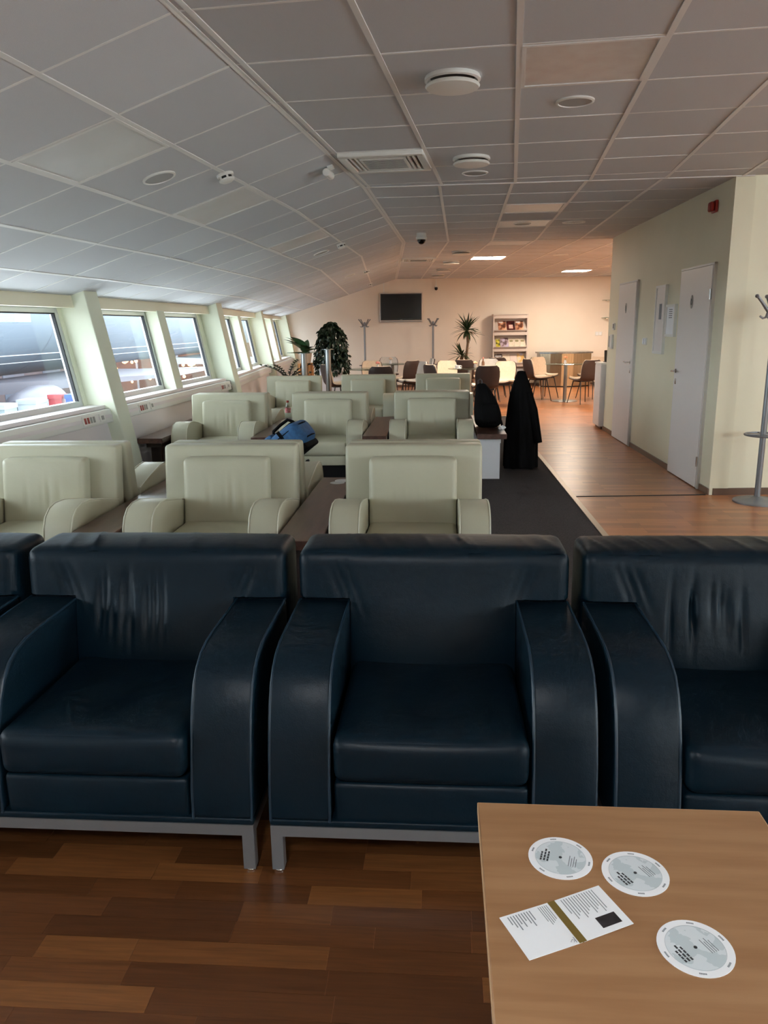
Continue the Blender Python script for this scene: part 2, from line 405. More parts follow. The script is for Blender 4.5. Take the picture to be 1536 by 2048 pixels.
# lit and unlit light panels by (bay, part, column, row)
LIGHTS.update({(1, 'flat', 2, -4): 'off', (1, 'slope', 1, -4): 'off', (1, 'slope', 1, -1): 'off',
               (2, 'flat', 2, 1): 'off', (2, 'flat', 2, 3): 'off', (2, 'slope', 1, 1): 'off',
               (3, 'flat', 2, 4): 'lit', (3, 'flat', 6, 10): 'lit', (3, 'flat', 2, 0): 'off',
               (3, 'flat', 8, 0): 'lit', (3, 'flat', 10, 3): 'lit',
               (1, 'flat', 9, -4): 'side', (1, 'flat', 1, -12): 'fill', (1, 'flat', 0, -1): 'ac', (3, 'flat', 0, 4): 'ac'})
LIGHT_CELLS = []
tile_share = {}
for i in (1, 2, 3):
    back = MB()
    for part in ('flat', 'slope'):
        u0, u1 = (-.07, URANGE[i]) if part == 'flat' else (-.07, 3.35)
        poly = clipped(i, part, [(u0, VR[i][0] - .3), (u1, VR[i][0] - .3), (u1, VR[i][1] + .3), (u0, VR[i][1] + .3)], .04)
        back.add(*mk_slab(i, part, poly, .03, .06))
    ceil = struct(obj('ceiling', back, TILE))
    rest = MB()
    for part in ('flat', 'slope'):
        for iu, iv, ua, ub, va, vb in cells(i, part):
            g = .004
            full = [(ua + g, va + g), (ub - g, va + g), (ub - g, vb - g), (ua + g, vb - g)]
            poly = clipped(i, part, full)
            if not poly: continue
            kind = LIGHTS.get((i, part, iu, iv))
            if kind: LIGHT_CELLS.append((i, part, ua, ub, va, vb, kind)); continue
            if vb < NEARV[i] or ua > FARU[i]:
                rest.add(*mk_slab(i, part, poly, .0, .012)); continue
            jit = random.uniform(-.0015, .0015)
            w = round(ub - ua, 3)
            is_full = len(poly) == 4 and all(abs(p[0] - q[0]) < 1e-6 and abs(p[1] - q[1]) < 1e-6 for p, q in zip(poly, full))
            if is_full:
                key = (w, i)
                if key not in tile_share:
                    tile_share[key] = MB().box(-w / 2 + g, w / 2 - g, -VP_[i] / 2 + g, VP_[i] / 2 - g, 0, .012).mesh('ceiling_tile', TILE)
                o = obj('ceiling_tile', tile_share[key], None, ceil)
                c = PT[part](i, (ua + ub) / 2, (va + vb) / 2, jit); O, a = SEG[i]
                M = Matrix.Translation(c) @ Matrix.Rotation(-a, 4, 'Z')
                if part == 'slope': M = M @ Matrix.Rotation(-PH, 4, 'Y')
                o.matrix_local = M
            else:
                mb = MB(); mb.add(*mk_slab(i, part, poly, jit, .012 + jit)); obj('ceiling_tile', mb, TILE, ceil)
        # rails
        v0, v1 = VR[i]
        poly = clipped(i, part, [(-.003, v0), (.014, v0), (.014, v1), (-.003, v1)])      # angle strip along the fold
        mb = MB(); mb.add(*mk_slab(i, part, poly, -.004, .01)); obj('rail', mb, RAIL, ceil)
        nl = int(URANGE[i] / .6) + 1 if part == 'flat' else 5
        for k in range(0, nl):
            u = (UOFF[i] + .6 * k) if part == 'flat' else .6 * k
            if part == 'slope' and k == 0: continue
            poly = clipped(i, part, [(u - .013, v0), (u + .013, v0), (u + .013, v1), (u - .013, v1)])
            if poly: mb = MB(); mb.add(*mk_slab(i, part, poly, -.004, .01)); obj('rail', mb, RAIL, ceil)
        u0, u1 = (0, URANGE[i]) if part == 'flat' else (0, 3.2)
        for iv in range(int((v0 - VOFF[i]) / VP_[i]) - 1, int((v1 - VOFF[i]) / VP_[i]) + 2):
            v = VOFF[i] + VP_[i] * iv
            poly = clipped(i, part, [(u0, v - .007), (u1, v - .007), (u1, v + .007), (u0, v + .007)])
            if poly: mb = MB(); mb.add(*mk_slab(i, part, poly, -.0025, .01)); obj('rail', mb, RAIL, ceil)
    if rest.v: o = obj('ceiling_tile', rest, TILE, ceil, weld=False); o['kind'] = 'stuff'
    # seam trims at the bends
for nm, f0, st in (('trim_3', F1, s1t), ('trim_4', F2, s2t)):
    mb = MB()
    xr = 3.0 if nm == 'trim_3' else 3.25
    for (xa, xb) in ((f0.x - .02, xr),):
        ya, yb = f0.y - (xa - f0.x) * st, f0.y - (xb - f0.x) * st
        mb.prism([(xa, ya - .012), (xb, yb - .012), (xb, yb + .012), (xa, ya + .012)], ZC - .006, ZC + .01, 'z')
    struct(obj(nm, mb, RAIL))

# ------------------------------------------------------------------ window wall
WIN = {1: [(-7.6, -6.1), (-5.85, -4.3), (-3.85, -2.15), (-1.92, -.11)], 2: [(.27, 1.91), (2.13, 3.68)], 3: [(.5, 2.1), (2.35, 4.0), (4.7, 6.2), (6.55, 8.15)]}
SPAN = {1: (-12.6, .02), 2: (0, 3.95), 3: (0, 8.7)}
POSTS = {1: [(-8.1, -7.85), (-4.18, -3.94)], 2: [(-.02, .24), (3.84, 4.08)], 3: [(4.12, 4.36), (8.3, 8.55)]}
MULL = {1: [(-6.1, -5.85), (-2.15, -1.92)], 2: [(1.91, 2.13)], 3: [(2.1, 2.35), (6.2, 6.55)]}
ZW0, ZW1 = .81, 1.69
wl = MB()
wallL = None
wn = 0
for i in (1, 2, 3):
    s0, s1 = SPAN[i]; zf = lambda x, y, i=i: ceil_z(i, x, y)
    m = MB(); lbox(m, i, s0, s1, -.36, -.12, -.05, ZW0 - .02)      # lower panel wall
    if wallL is None: wallL = struct(obj('wall_left', m, LAMIN))
    else: obj('lower_panel', m, LAMIN, wallL)
    m = MB(); lbox(m, i, s0, s1, -.36, -.13, ZW1, 1.9, zf); obj('header', m, PAINT2, wallL)
    # solid wall between windows
    xs = [s0] + [q for w in WIN[i] for q in w] + [s1]
    for a, b in zip(xs[::2], xs[1::2]):
        if b - a > .02: m = MB(); lbox(m, i, a, b, -.345, -.26, ZW0 - .03, ZW1 + .01); obj('pier', m, PAINT, wallL)
    for a, b in POSTS[i]: m = MB(); lbox(m, i, a, b, -.34, 0, 0, 1.9, zf); obj('post', m.bevelled(.006, 1), PAINT, wallL)
    for a, b in MULL[i]: m = MB(); lbox(m, i, a, b, -.34, -.12, ZW0 - .02, ZW1 + .01); obj('mullion', m.bevelled(.005, 1), PAINT, wallL)
    for a, b in WIN[i]:
        wn += 1
        w = struct(bpy.data.objects.new('window_%d' % wn, None)); COL.objects.link(w)
        fr = MB(); t = .045
        lbox(fr, i, a, b, -.33, -.27, ZW0, ZW0 + t); lbox(fr, i, a, b, -.33, -.27, ZW1 - t, ZW1)
        lbox(fr, i, a, a + t, -.33, -.27, ZW0 + t, ZW1 - t); lbox(fr, i, b - t, b, -.33, -.27, ZW0 + t, ZW1 - t)
        obj('window_frame', fr, ALU, w)
        gk = MB(); q = .012; a2, b2, z2, z3 = a + t, b - t, ZW0 + t, ZW1 - t
        lbox(gk, i, a2, b2, -.305, -.275, z3 - q, z3); lbox(gk, i, a2, a2 + q, -.305, -.275, z2, z3 - q); lbox(gk, i, b2 - q, b2, -.305, -.275, z2, z3 - q)
        obj('gasket', gk, GASKET, w)
        pn = MB(); lbox(pn, i, a2, b2, -.302, -.298, z2, z3); obj('pane', pn, GLASS, w)
        sl = MB(); lbox(sl, i, a - .1, b + .1, -.30, -.10, ZW0 - .03, ZW0); obj('sill', sl, ALU if False else LAMIN, w)

def outlet(parent, i, s, z, n, reds):
    """a white socket plate with coloured sockets on the sloping trunking"""
    pl = MB(); lbox(pl, i, s - .13, s + .13, n, n + .006, z - .04, z + .04); p = obj('socket_plate', pl, WHITEPL, parent)
    for k in range(4):
        m = MB(); c = s - .09 + k * .048
        lbox(m, i, c - .017, c + .017, n + .006, n + .009, z - .026, z + .026); obj('socket', m.bevelled(.006, 2), RED if k < reds else GREYPL, p)
    m = MB(); lbox(m, i, s + .16, s + .25, n, n + .006, z - .035, z + .035); p2 = obj('data_plate', m, WHITEPL, parent)
    m = MB(); lbox(m, i, s + .185, s + .225, n + .006, n + .009, z - .018, z + .018); obj('data_port', m, GREYPL, p2)
tr = []
for i, a, b, lab, outs in ((1, -3.9, -.02, 'white cable trunking with red sockets below the nearest window', [(-.42, 2)]),
                     (2, .28, 3.80, 'white cable trunking with red sockets below the two middle windows', [(.72, 2), (3.45, 2)]),
                     (3, .3, 4.08, 'white cable trunking along the window wall beyond the middle post', []),
                     (3, 4.4, 8.25, 'white cable trunking under the farthest windows beside the plants', [])):
    t = tag(bpy.data.objects.new('cable_trunking', None), lab, 'trunking'); COL.objects.link(t)
    m = MB(); lbox(m, i, a, b, -.12, -.055, .655, .775); obj('channel', m.bevelled(.01, 2), WHITEPL, t)
    m = MB(); lbox(m, i, a, b, -.055, -.052, .70, .73); obj('cover_strip', m, LAMIN, t)
    m = MB(); lbox(m, i, b, b + .008, -.118, -.05, .65, .78); obj('end_cap', m, GREYPL, t)
    for s, n in outs: outlet(t, i, s, .715, -.054, n)

# ------------------------------------------------------------------ other walls
def wallbox(name, x0, x1, y0, y1, m, z1=2.75, z0=-.02): return struct(obj(name, MB().box(x0, x1, y0, y1, z0, z1), m))
wallbox('wall_back', 1.86, 7.7, YB, YB + .2, WHITEP)
wallbox('wall_back_pilaster', -2.9, 1.86, YB - .07, YB + .2, WHITEP)
# unseen end and side walls, with window bands added to let in more daylight
def bandwall(name, axis, c0, c1, a0, a1, added_wins, z0=.85, z1=2.15):
    b = lambda m, p, q, za, zb: m.box(c0, c1, p, q, za, zb) if axis == 'x' else m.box(p, q, c0, c1, za, zb)
    m = b(b(MB(), a0, a1, -.02, z0), a0, a1, z1, 2.75)
    xs = [a0] + [q for w in added_wins for q in w] + [a1]
    for p, q in zip(xs[::2], xs[1::2]): b(m, p, q, z0, z1)
    wall = struct(obj(name, m, PAINT2))
    global wn
    for p, q in added_wins:
        wn += 1; w = struct(bpy.data.objects.new('window_%d' % wn, None)); COL.objects.link(w)
        mid = (c0 + c1) / 2; g = MB(); f = MB(); t = .05
        bb = lambda m, p_, q_, za, zb, d: m.box(mid - d, mid + d, p_, q_, za, zb) if axis == 'x' else m.box(p_, q_, mid - d, mid + d, za, zb)
        bb(g, p + t, q - t, z0 + t, z1 - t, .003); bb(f, p, q, z0, z0 + t, .03); bb(f, p, q, z1 - t, z1, .03); bb(f, p, p + t, z0 + t, z1 - t, .03); bb(f, q - t, q, z0 + t, z1 - t, .03)
        obj('pane', g, GLASS, w); obj('window_frame', f, ALU, w)
bandwall('wall_behind', 'y', -5.5, -5.3, -5.2, 6.75, [(3.2, 5.2)])
bandwall('wall_right', 'x', 6.55, 6.75, -5.5, 6.7, [(-3.6, -1.6), (-1.2, .8), (1.2, 3.2)])
wallbox('wall_end', CW0.x + .02, 6.75, 6.64, 6.80, PAINT2)
m = MB(); v = [cw(0), cw(CWL), cw(CWL, -.16), cw(.0, -.16)]
m.prism([(p[0], p[1]) for p in v], -.02, 2.75, 'z'); wallC = struct(obj('wall_corridor', m, PAINT2))
wallbox('wall_cafe', CWE[0] + .03, 7.7, CWE[1] - .16, CWE[1], WHITEP)
wallbox('wall_far_right', 7.5, 7.7, CWE[1] - .1, YB + .2, WHITEP)
# baseboards
BASE = mat('baseboard_brown', srgb(96, 70, 52), .4)
def cwbox(mb, s0, s1, n0, n1, z0, z1):
    vs = [cw(s, n, z) for z in (z0, z1) for s in (s0, s1) for n in (n0, n1)]
    return mb.add(vs, [(0, 1, 3, 2), (4, 6, 7, 5), (0, 4, 5, 1), (1, 5, 7, 3), (3, 7, 6, 2), (2, 6, 4, 0)])
m = MB()
for a, b in ((0, .24), (1.19, 2.82), (3.78, CWL)): cwbox(m, a, b, 0, .014, 0, .055)
struct(obj('baseboard_corridor', m, BASE))
struct(obj('baseboard_end', MB().box(2.90, 6.5, 6.625, 6.64, 0, .06), BASE))
struct(obj('baseboard_back', MB().box(1.87, 7.5, YB - .014, YB, 0, .06).box(-2.3, 1.86, YB - .084, YB - .07, 0, .06), BASE))

# ------------------------------------------------------------------ doors
def lever(parent, s, z, dirn):
    m = MB(); P0 = cw(s, .03, z)
    m.lathe([(.022, 0), (.022, .008)], (0, 0, 0), 16, Matrix.Translation(cw(s, .032, z)) @ Matrix.Rotation(-CWA, 4, 'Z') @ Matrix.Rotation(-pi / 2, 4, 'Y'))
    m.tube([cw(s, .03, z), cw(s, .075, z), cw(s + dirn * .02, .085, z), cw(s + dirn * .11, .085, z + .004)], .009, 8)
    h = obj('handle', m, CHROME, parent)
    m = MB(); cwbox(m, s - .015, s + .015, .03, .036, z - .13, z - .075); obj('lock_plate', m.bevelled(.006, 2), CHROME, parent)
for k, (a, b, hs, hd, hinge) in enumerate(((.28, 1.15, 1.09, -1, .285), (2.86, 3.74, 2.95, 1, None))):
    d = struct(bpy.data.objects.new('door_%d' % (k + 1), None)); COL.objects.link(d)
    m = MB(); cwbox(m, a, b, .0, .032, .008, 1.965); obj('door_leaf', m.bevelled(.003, 1), DOORW, d)
    m = MB(); cwbox(m, a - .022, a - .003, 0, .026, 0, 1.985); cwbox(m, b + .003, b + .022, 0, .026, 0, 1.985); cwbox(m, a - .022, b + .022, 0, .026, 1.968, 1.985)
    obj('door_frame', m, FRAMEW, d)
    lever(d, hs, 1.02, hd)
    if hinge:
        for z in (.25, 1.72):
            m = MB(); m.lathe([(.009, -.045), (.009, .045)], cw(a - .004, .036, z), 10); obj('hinge', m, CHROME, d)
    c = cw(.77 if k == 0 else 3.32, .032, 1.67)
    M = Matrix.Translation(c) @ Matrix.Rotation(-CWA, 4, 'Z') @ Matrix.Rotation(-pi / 2, 4, 'Y') @ Matrix.Diagonal((1.35, .75, 1, 1))
    pl = obj('sign_plate', MB().lathe([(.045, 0), (.045, .004)], seg=24, M=M), GREYPL, d)
    m = MB()
    if k == 0:
        m.lathe([(.022, .004), (.022, .006), (.014, .006), (.014, .004)], seg=20, M=M, caps=False)
    else: m.box(-.024, .024, -.006, .006, .004, .006, M)
    obj('sign_mark', m, PRINTD, pl)

def wallpanel(name, label, cat, s0, s1, z0, z1, frame_m, inner_m, dep=.03, fw=.025):
    t = tag(bpy.data.objects.new(name, None), label, cat); COL.objects.link(t)
    m = MB(); cwbox(m, s0, s1, 0, dep, z0, z0 + fw); cwbox(m, s0, s1, 0, dep, z1 - fw, z1); cwbox(m, s0, s0 + fw, 0, dep, z0 + fw, z1 - fw); cwbox(m, s1 - fw, s1, 0, dep, z0 + fw, z1 - fw)
    obj('frame', m, frame_m, t)
    m = MB(); cwbox(m, s0 + fw, s1 - fw, 0, dep - .008, z0 + fw, z1 - fw); obj('cover', m, inner_m, t)
    return t
t = wallpanel('electrical_cabinet', 'tall white framed electrical cabinet on the corridor wall', 'cabinet', 1.66, 2.02, 1.16, 1.87, WHITEPL, DOORW)
m = MB(); cwbox(m, 1.78, 1.86, .022, .026, 1.52, 1.68); obj('paper_notice', m, PRINT, t)
t = wallpanel('framed_notice', 'small white framed notice beside the nearer white door', 'notice', 1.29, 1.60, 1.345, 1.665, WHITEPL, PAPER)
m = MB()
for q in range(5): cwbox(m, 1.39, 1.50, .022, .0235, 1.53 + q * .02, 1.538 + q * .02)
obj('notice_text', m, PRINT, t)
t = tag(bpy.data.objects.new('alarm_sounder', None), 'red fire alarm sounder high on the corridor wall', 'alarm'); COL.objects.link(t)
m = MB(); cwbox(m, .36, .47, 0, .025, 2.40, 2.50); obj('back_box', m.bevelled(.008, 2), RED, t)
m = MB(); cwbox(m, .37, .46, .025, .06, 2.41, 2.49); obj('sounder_head', m.bevelled(.015, 3), RED, t)
t = tag(bpy.data.objects.new('light_switch', None), 'white double light switch between the two white doors', 'switch'); COL.objects.link(t)
m = MB(); cwbox(m, 2.36, 2.52, 0, .01, 1.24, 1.32); obj('switch_plate', m.bevelled(.003, 1), WHITEPL, t)
for q in (2.385, 2.46):
    m = MB(); cwbox(m, q, q + .05, .01, .016, 1.252, 1.308); obj('rocker', m, PAPER, t)
t = tag(bpy.data.objects.new('thermostat', None), 'small thermostat with dark display past the far door', 'thermostat'); COL.objects.link(t)
m = MB(); cwbox(m, 4.0, 4.1, 0, .02, 1.40, 1.49); obj('housing', m.bevelled(.004, 1), WHITEPL, t)
m = MB(); cwbox(m, 4.01, 4.05, .02, .022, 1.42, 1.48); obj('display', m, BLACKP, t)
t = tag(bpy.data.objects.new('wall_intercom', None), 'pale wall intercom box below the thermostat', 'intercom'); COL.objects.link(t)
m = MB(); cwbox(m, 4.06, 4.17, 0, .03, 1.15, 1.34); obj('housing', m.bevelled(.005, 1), WHITEPL, t)
m = MB(); cwbox(m, 4.20, 4.26, 0, .025, 1.17, 1.32); obj('handset', m.bevelled(.006, 2), GREYPL, t)

# ------------------------------------------------------------------ ceiling fixtures
def orient(i, part, u, v):
    c = PT[part](i, u, v, 0); O, a = SEG[i]
    M = Matrix.Translation(c) @ Matrix.Rotation(-a, 4, 'Z')
    if part == 'slope': M = M @ Matrix.Rotation(-PH, 4, 'Y')
    return M
def cthing(name, label, cat, i, part, u, v, group=None):
    o = bpy.data.objects.new(name, None); COL.objects.link(o); tag(o, label, cat, group)
    if part == 'slope': u = u
    o.matrix_world = orient(i, part, u, v); return o
def panel(label, cell, m, grp):
    i, part, ua, ub, va, vb, _ = cell
    t = cthing('ceiling_light', label, 'ceiling light', i, part, (ua + ub) / 2, (va + vb) / 2, grp)
    w, h = (ub - ua) / 2 - .012, (vb - va) / 2 - .012
    fr = MB(); q = .018
    fr.box(-w, w, -h, -h + q, -.006, .02).box(-w, w, h - q, h, -.006, .02).box(-w, -w + q, -h + q, h - q, -.006, .02).box(w - q, w, -h + q, h - q, -.006, .02)
    obj('frame', fr, RAIL, t); obj('diffuser', MB().box(-w + q, w - q, -h + q, h - q, -.001, .012), m, t)
def cassette(label, cell):
    i, part, ua, ub, va, vb, _ = cell
    t = cthing('ac_cassette', label, 'air conditioner', i, part, (ua + ub) / 2, (va + vb) / 2, 'ceiling air conditioner cassettes')
    w, h = (ub - ua) / 2 - .01, (vb - va) / 2 - .01
    fr = MB(); q = .13
    fr.box(-w, w, -h, -h + .05, -.03, .02).box(-w, w, h - .05, h, -.03, .02).box(-w, -w + .05, -h + .05, h - .05, -.03, .02).box(w - .05, w, -h + .05, h - .05, -.03, .02)
    obj('fascia', fr.bevelled(.006, 1), WHITEPL, t)
    obj('core', MB().box(-w + q, w - q, -h + q, h - q, -.028, .01), WHITEPL, t)
    obj('duct', MB().box(-w + .05, w - .05, -h + .05, h - .05, .0, .02), BLACKP, t)
    for sx in (-1, 1):
        for k in (0, 1):
            x = sx * (w - .075 - k * .035)
            obj('vane', MB().box(x - .008, x + .008, -h + .07, h - .07, -.027, -.004), WHITEPL, t)
    for sy in (-1, 1):
        y = sy * (h - .09); obj('vane', MB().box(-w + q, w - q, y - .01, y + .01, -.027, -.004), WHITEPL, t)
    g = MB()
    for k in range(9):
        y = -h + q + .03 + k * (2 * (h - q) - .06) / 8; g.box(-w + q + .02, w - q - .02, y - .004, y + .004, -.032, -.028)
    obj('grille_bars', g, GREYPL, t)
OFFL = {(1, 'flat'): 'unlit square ceiling light with faint stains near the round vent', }
names_off = iter(['unlit ceiling light panel lowest on the near slope above the first window', ])
for c in LIGHT_CELLS:
    i, part, ua, ub, va, vb, kind = c
    if kind == 'ac': cassette('square ceiling air conditioner cassette at the near fold of the ceiling' if i == 1 else 'square ceiling air conditioner cassette far back near the screen', c)
    elif kind == 'fill': panel('added neutral white fill panel in the ceiling, unseen behind the camera', c, LITC, 'lit ceiling light panels')  # unseen panel added to brighten the beech table and its discs
    elif kind == 'side': panel('lit ceiling light panel off to the right before the end wall', c, LITC, 'lit ceiling light panels')
    elif kind == 'lit':
        lab = {(3, 2): 'lit ceiling light panel above the cafe tables, left of the two', (3, 6): 'lit ceiling light panel near the back wall, right of the two', (1, 9): 'lit ceiling light panel off to the right before the end wall',
               (3, 8): 'lit ceiling light panel round the corner past the white cabinet', (3, 10): 'lit ceiling light panel deepest round the corner past the corridor wall'}[(i, int((ua - UOFF[i]) / .6 + .5))]
        panel(lab, c, LIT, 'lit ceiling light panels')
    else:
        lab = {(1, 'flat'): 'unlit ceiling light panel with pinkish stains beside the large round vent',
               (2, 'flat'): 'unlit ceiling light panel over the middle chairs', (2, 'slope'): 'unlit ceiling light panel on the slope over the second window bay',
               (3, 'flat'): 'unlit ceiling light panel just in front of the lit ones'}.get((i, part))
        if (i, part) == (1, 'slope'): lab = 'unlit light panel on the near slope beside the round speaker' if va < -2 else 'unlit light panel on the slope just past the smoke detector'
        if (i, part) == (2, 'flat'): lab += ', nearer of two' if va < 2 else ', farther of two'
        mm = DIFF
        if (i, part) == (1, 'flat'):
            mm = mat('stained_diffuser', srgb(204, 200, 194), .35, var=(9, srgb(196, 188, 182)), bump=(18, .08, .004))
        panel(lab, c, mm, 'unlit ceiling light panels')
def round_vent(label, i, u, v, r):
    t = cthing('round_ceiling_vent', label, 'vent', i, 'flat', u, v, 'round ceiling vents')
    obj('collar', MB().lathe([(r * .95, .005), (r, -.008), (r, -.018), (r * .9, -.022), (r * .8, -.01), (r * .8, .005)], seg=32, caps=False), WHITEPL, t)
    obj('throat', MB().lathe([(r * .85, -.004), (r * .85, .0)], seg=24), BLACKP, t)
    obj('disc', MB().lathe([(.001, -.055), (r * .6, -.056), (r * .93, -.05), (r * .98, -.042), (r * .93, -.034), (.001, -.034)], seg=32), WHITEPL, t)
round_vent('large round ceiling vent nearest the camera', 1, .944, -2.79, .132)
round_vent('round ceiling vent just before the seam beside the air conditioner', 1, .943, -.98, .13)
for lab, v in (('first of the four far round ceiling vents in a row', 1.5), ('second of the four far round ceiling vents in a row', 3.4), ('third of the four far round ceiling vents in a row', 5.3), ('last of the four far round ceiling vents by the back wall', 7.1)):
    round_vent(lab, 3, .95, v, .15)
GRILLE = mat('speaker_grille', srgb(168, 168, 164), .7, bump=(500, .4, .003))
def speaker(label, i, part, u, v, r=.1):
    t = cthing('ceiling_speaker', label, 'speaker', i, part, u, v, 'round ceiling speakers')
    obj('rim', MB().lathe([(r, .002), (r, -.006), (r * .88, -.01), (r * .86, -.003)], seg=32, caps=False), WHITEPL, t)
    obj('grille', MB().lathe([(.001, -.007), (r * .88, -.005), (r * .88, .003)], seg=32), GRILLE, t)
speaker('flush round ceiling speaker behind the stained light panel', 1, 'flat', 1.547, -2.25)
speaker('flush round ceiling speaker just beyond the second round vent', 1, 'flat', .943, -.42)
speaker('flush round ceiling speaker on the near slope', 1, 'slope', .88, -2.15)
speaker('flush round ceiling speaker on the slope by the second smoke detector', 2, 'slope', .893, 2.72)
speaker('flush round ceiling speaker on the far slope', 3, 'slope', .9, 2.7)
speaker('flush round ceiling speaker over the middle chairs', 2, 'flat', 1.51, 2.68)
def downlight(label, i, u, v, r=.11):
    t = cthing('downlight', label, 'downlight', i, 'flat', u, v, 'recessed downlights')
    obj('rim', MB().lathe([(r, .002), (r, -.008), (r * .8, -.008), (r * .7, .004)], seg=28, caps=False), WHITEPL, t)
    obj('reflector', MB().lathe([(.001, .003), (r * .72, .001), (r * .72, .006)], seg=24), CHROME, t)
    for k in range(4):
        a = k * pi / 2; obj('baffle', MB().box(-.004, .004, -r * .7, r * .7, -.006, .002, Matrix.Rotation(k * pi / 4, 4, 'Z')), WHITEPL, t)
downlight('recessed round downlight above the corridor', 2, 2.09, 2.66, .13)
downlight('recessed round downlight between the lit panels, nearer one', 3, 2.69, 2.33, .13)
downlight('recessed round downlight between the lit panels, farther one', 3, 2.67, 5.9, .13)
downlight('recessed round downlight beside the corridor wall end', 3, 4.2, 5.2, .13)
def detector(label, i, l, v):
    t = cthing('smoke_detector', label, 'smoke detector', i, 'slope', l, v, 'smoke detectors on the ceiling slope')
    obj('base', MB().lathe([(.055, .004), (.055, -.014), (.05, -.018)], seg=24), WHITEPL, t)
    obj('chamber', MB().lathe([(.042, -.016), (.042, -.034)], seg=24), BLACKP, t)
    obj('cap', MB().lathe([(.05, -.034), (.05, -.042), (.034, -.052), (.001, -.054)], seg=24), WHITEPL, t)
    for k in range(6):
        a = k * pi / 3; obj('rib', MB().box(.042, .05, -.006, .006, -.036, -.015, Matrix.Rotation(a, 4, 'Z')), WHITEPL, t)
detector('white smoke detector nearest on the ceiling slope', 1, .607, -1.74)
detector('second white smoke detector along the ceiling slope', 2, .62, 2.58)
detector('third white smoke detector along the ceiling slope', 3, .60, 2.85)
detector('last white smoke detector on the slope near the back wall', 3, .62, 6.84)
t = cthing('emergency_lamp', 'small white tubular lamp beside the near ceiling air conditioner', 'lamp', 1, 'slope', .06, -1.0)
obj('bracket', MB().box(-.02, .02, -.03, .03, -.02, .003), WHITEPL, t)
obj('lamp_tube', MB().lathe([(.022, -.08), (.027, -.075), (.027, .075), (.022, .08)], seg=16, M=Matrix.Translation((-.03, 0, -.045)) @ Matrix.Rotation(pi / 2, 4, 'X')), WHITEPL, t)
t = cthing('dome_camera', 'dark dome security camera hanging from the ceiling', 'camera', 2, 'flat', .312, 3.34)
obj('housing', MB().lathe([(.06, .003), (.06, -.04), (.07, -.05), (.07, -.075), (.06, -.08)], seg=24), WHITEPL, t)
obj('dome', MB().lathe([(.056, -.08)] + [(.056 * cos(q * pi / 12), -.08 - .056 * sin(q * pi / 12)) for q in range(1, 6)] + [(.001, -.136)], seg=24), SCREEN, t)
t = thing('wall_camera', 'small dark camera on the back wall right of the screen', 'camera', (1.354, YB - .07, 2.40))
obj('conduit', MB().box(-.008, .008, -.012, 0, .05, .22), WHITEPL, t)
obj('mount', MB().box(-.03, .03, -.05, 0, -.02, .06).bevelled(.006), WHITEPL, t)
obj('camera_head', MB().lathe([(.035, 0), (.04, -.03), (.03, -.06), (.001, -.075)], seg=20, M=Matrix.Translation((0, -.055, .01))), BLACKP, t)

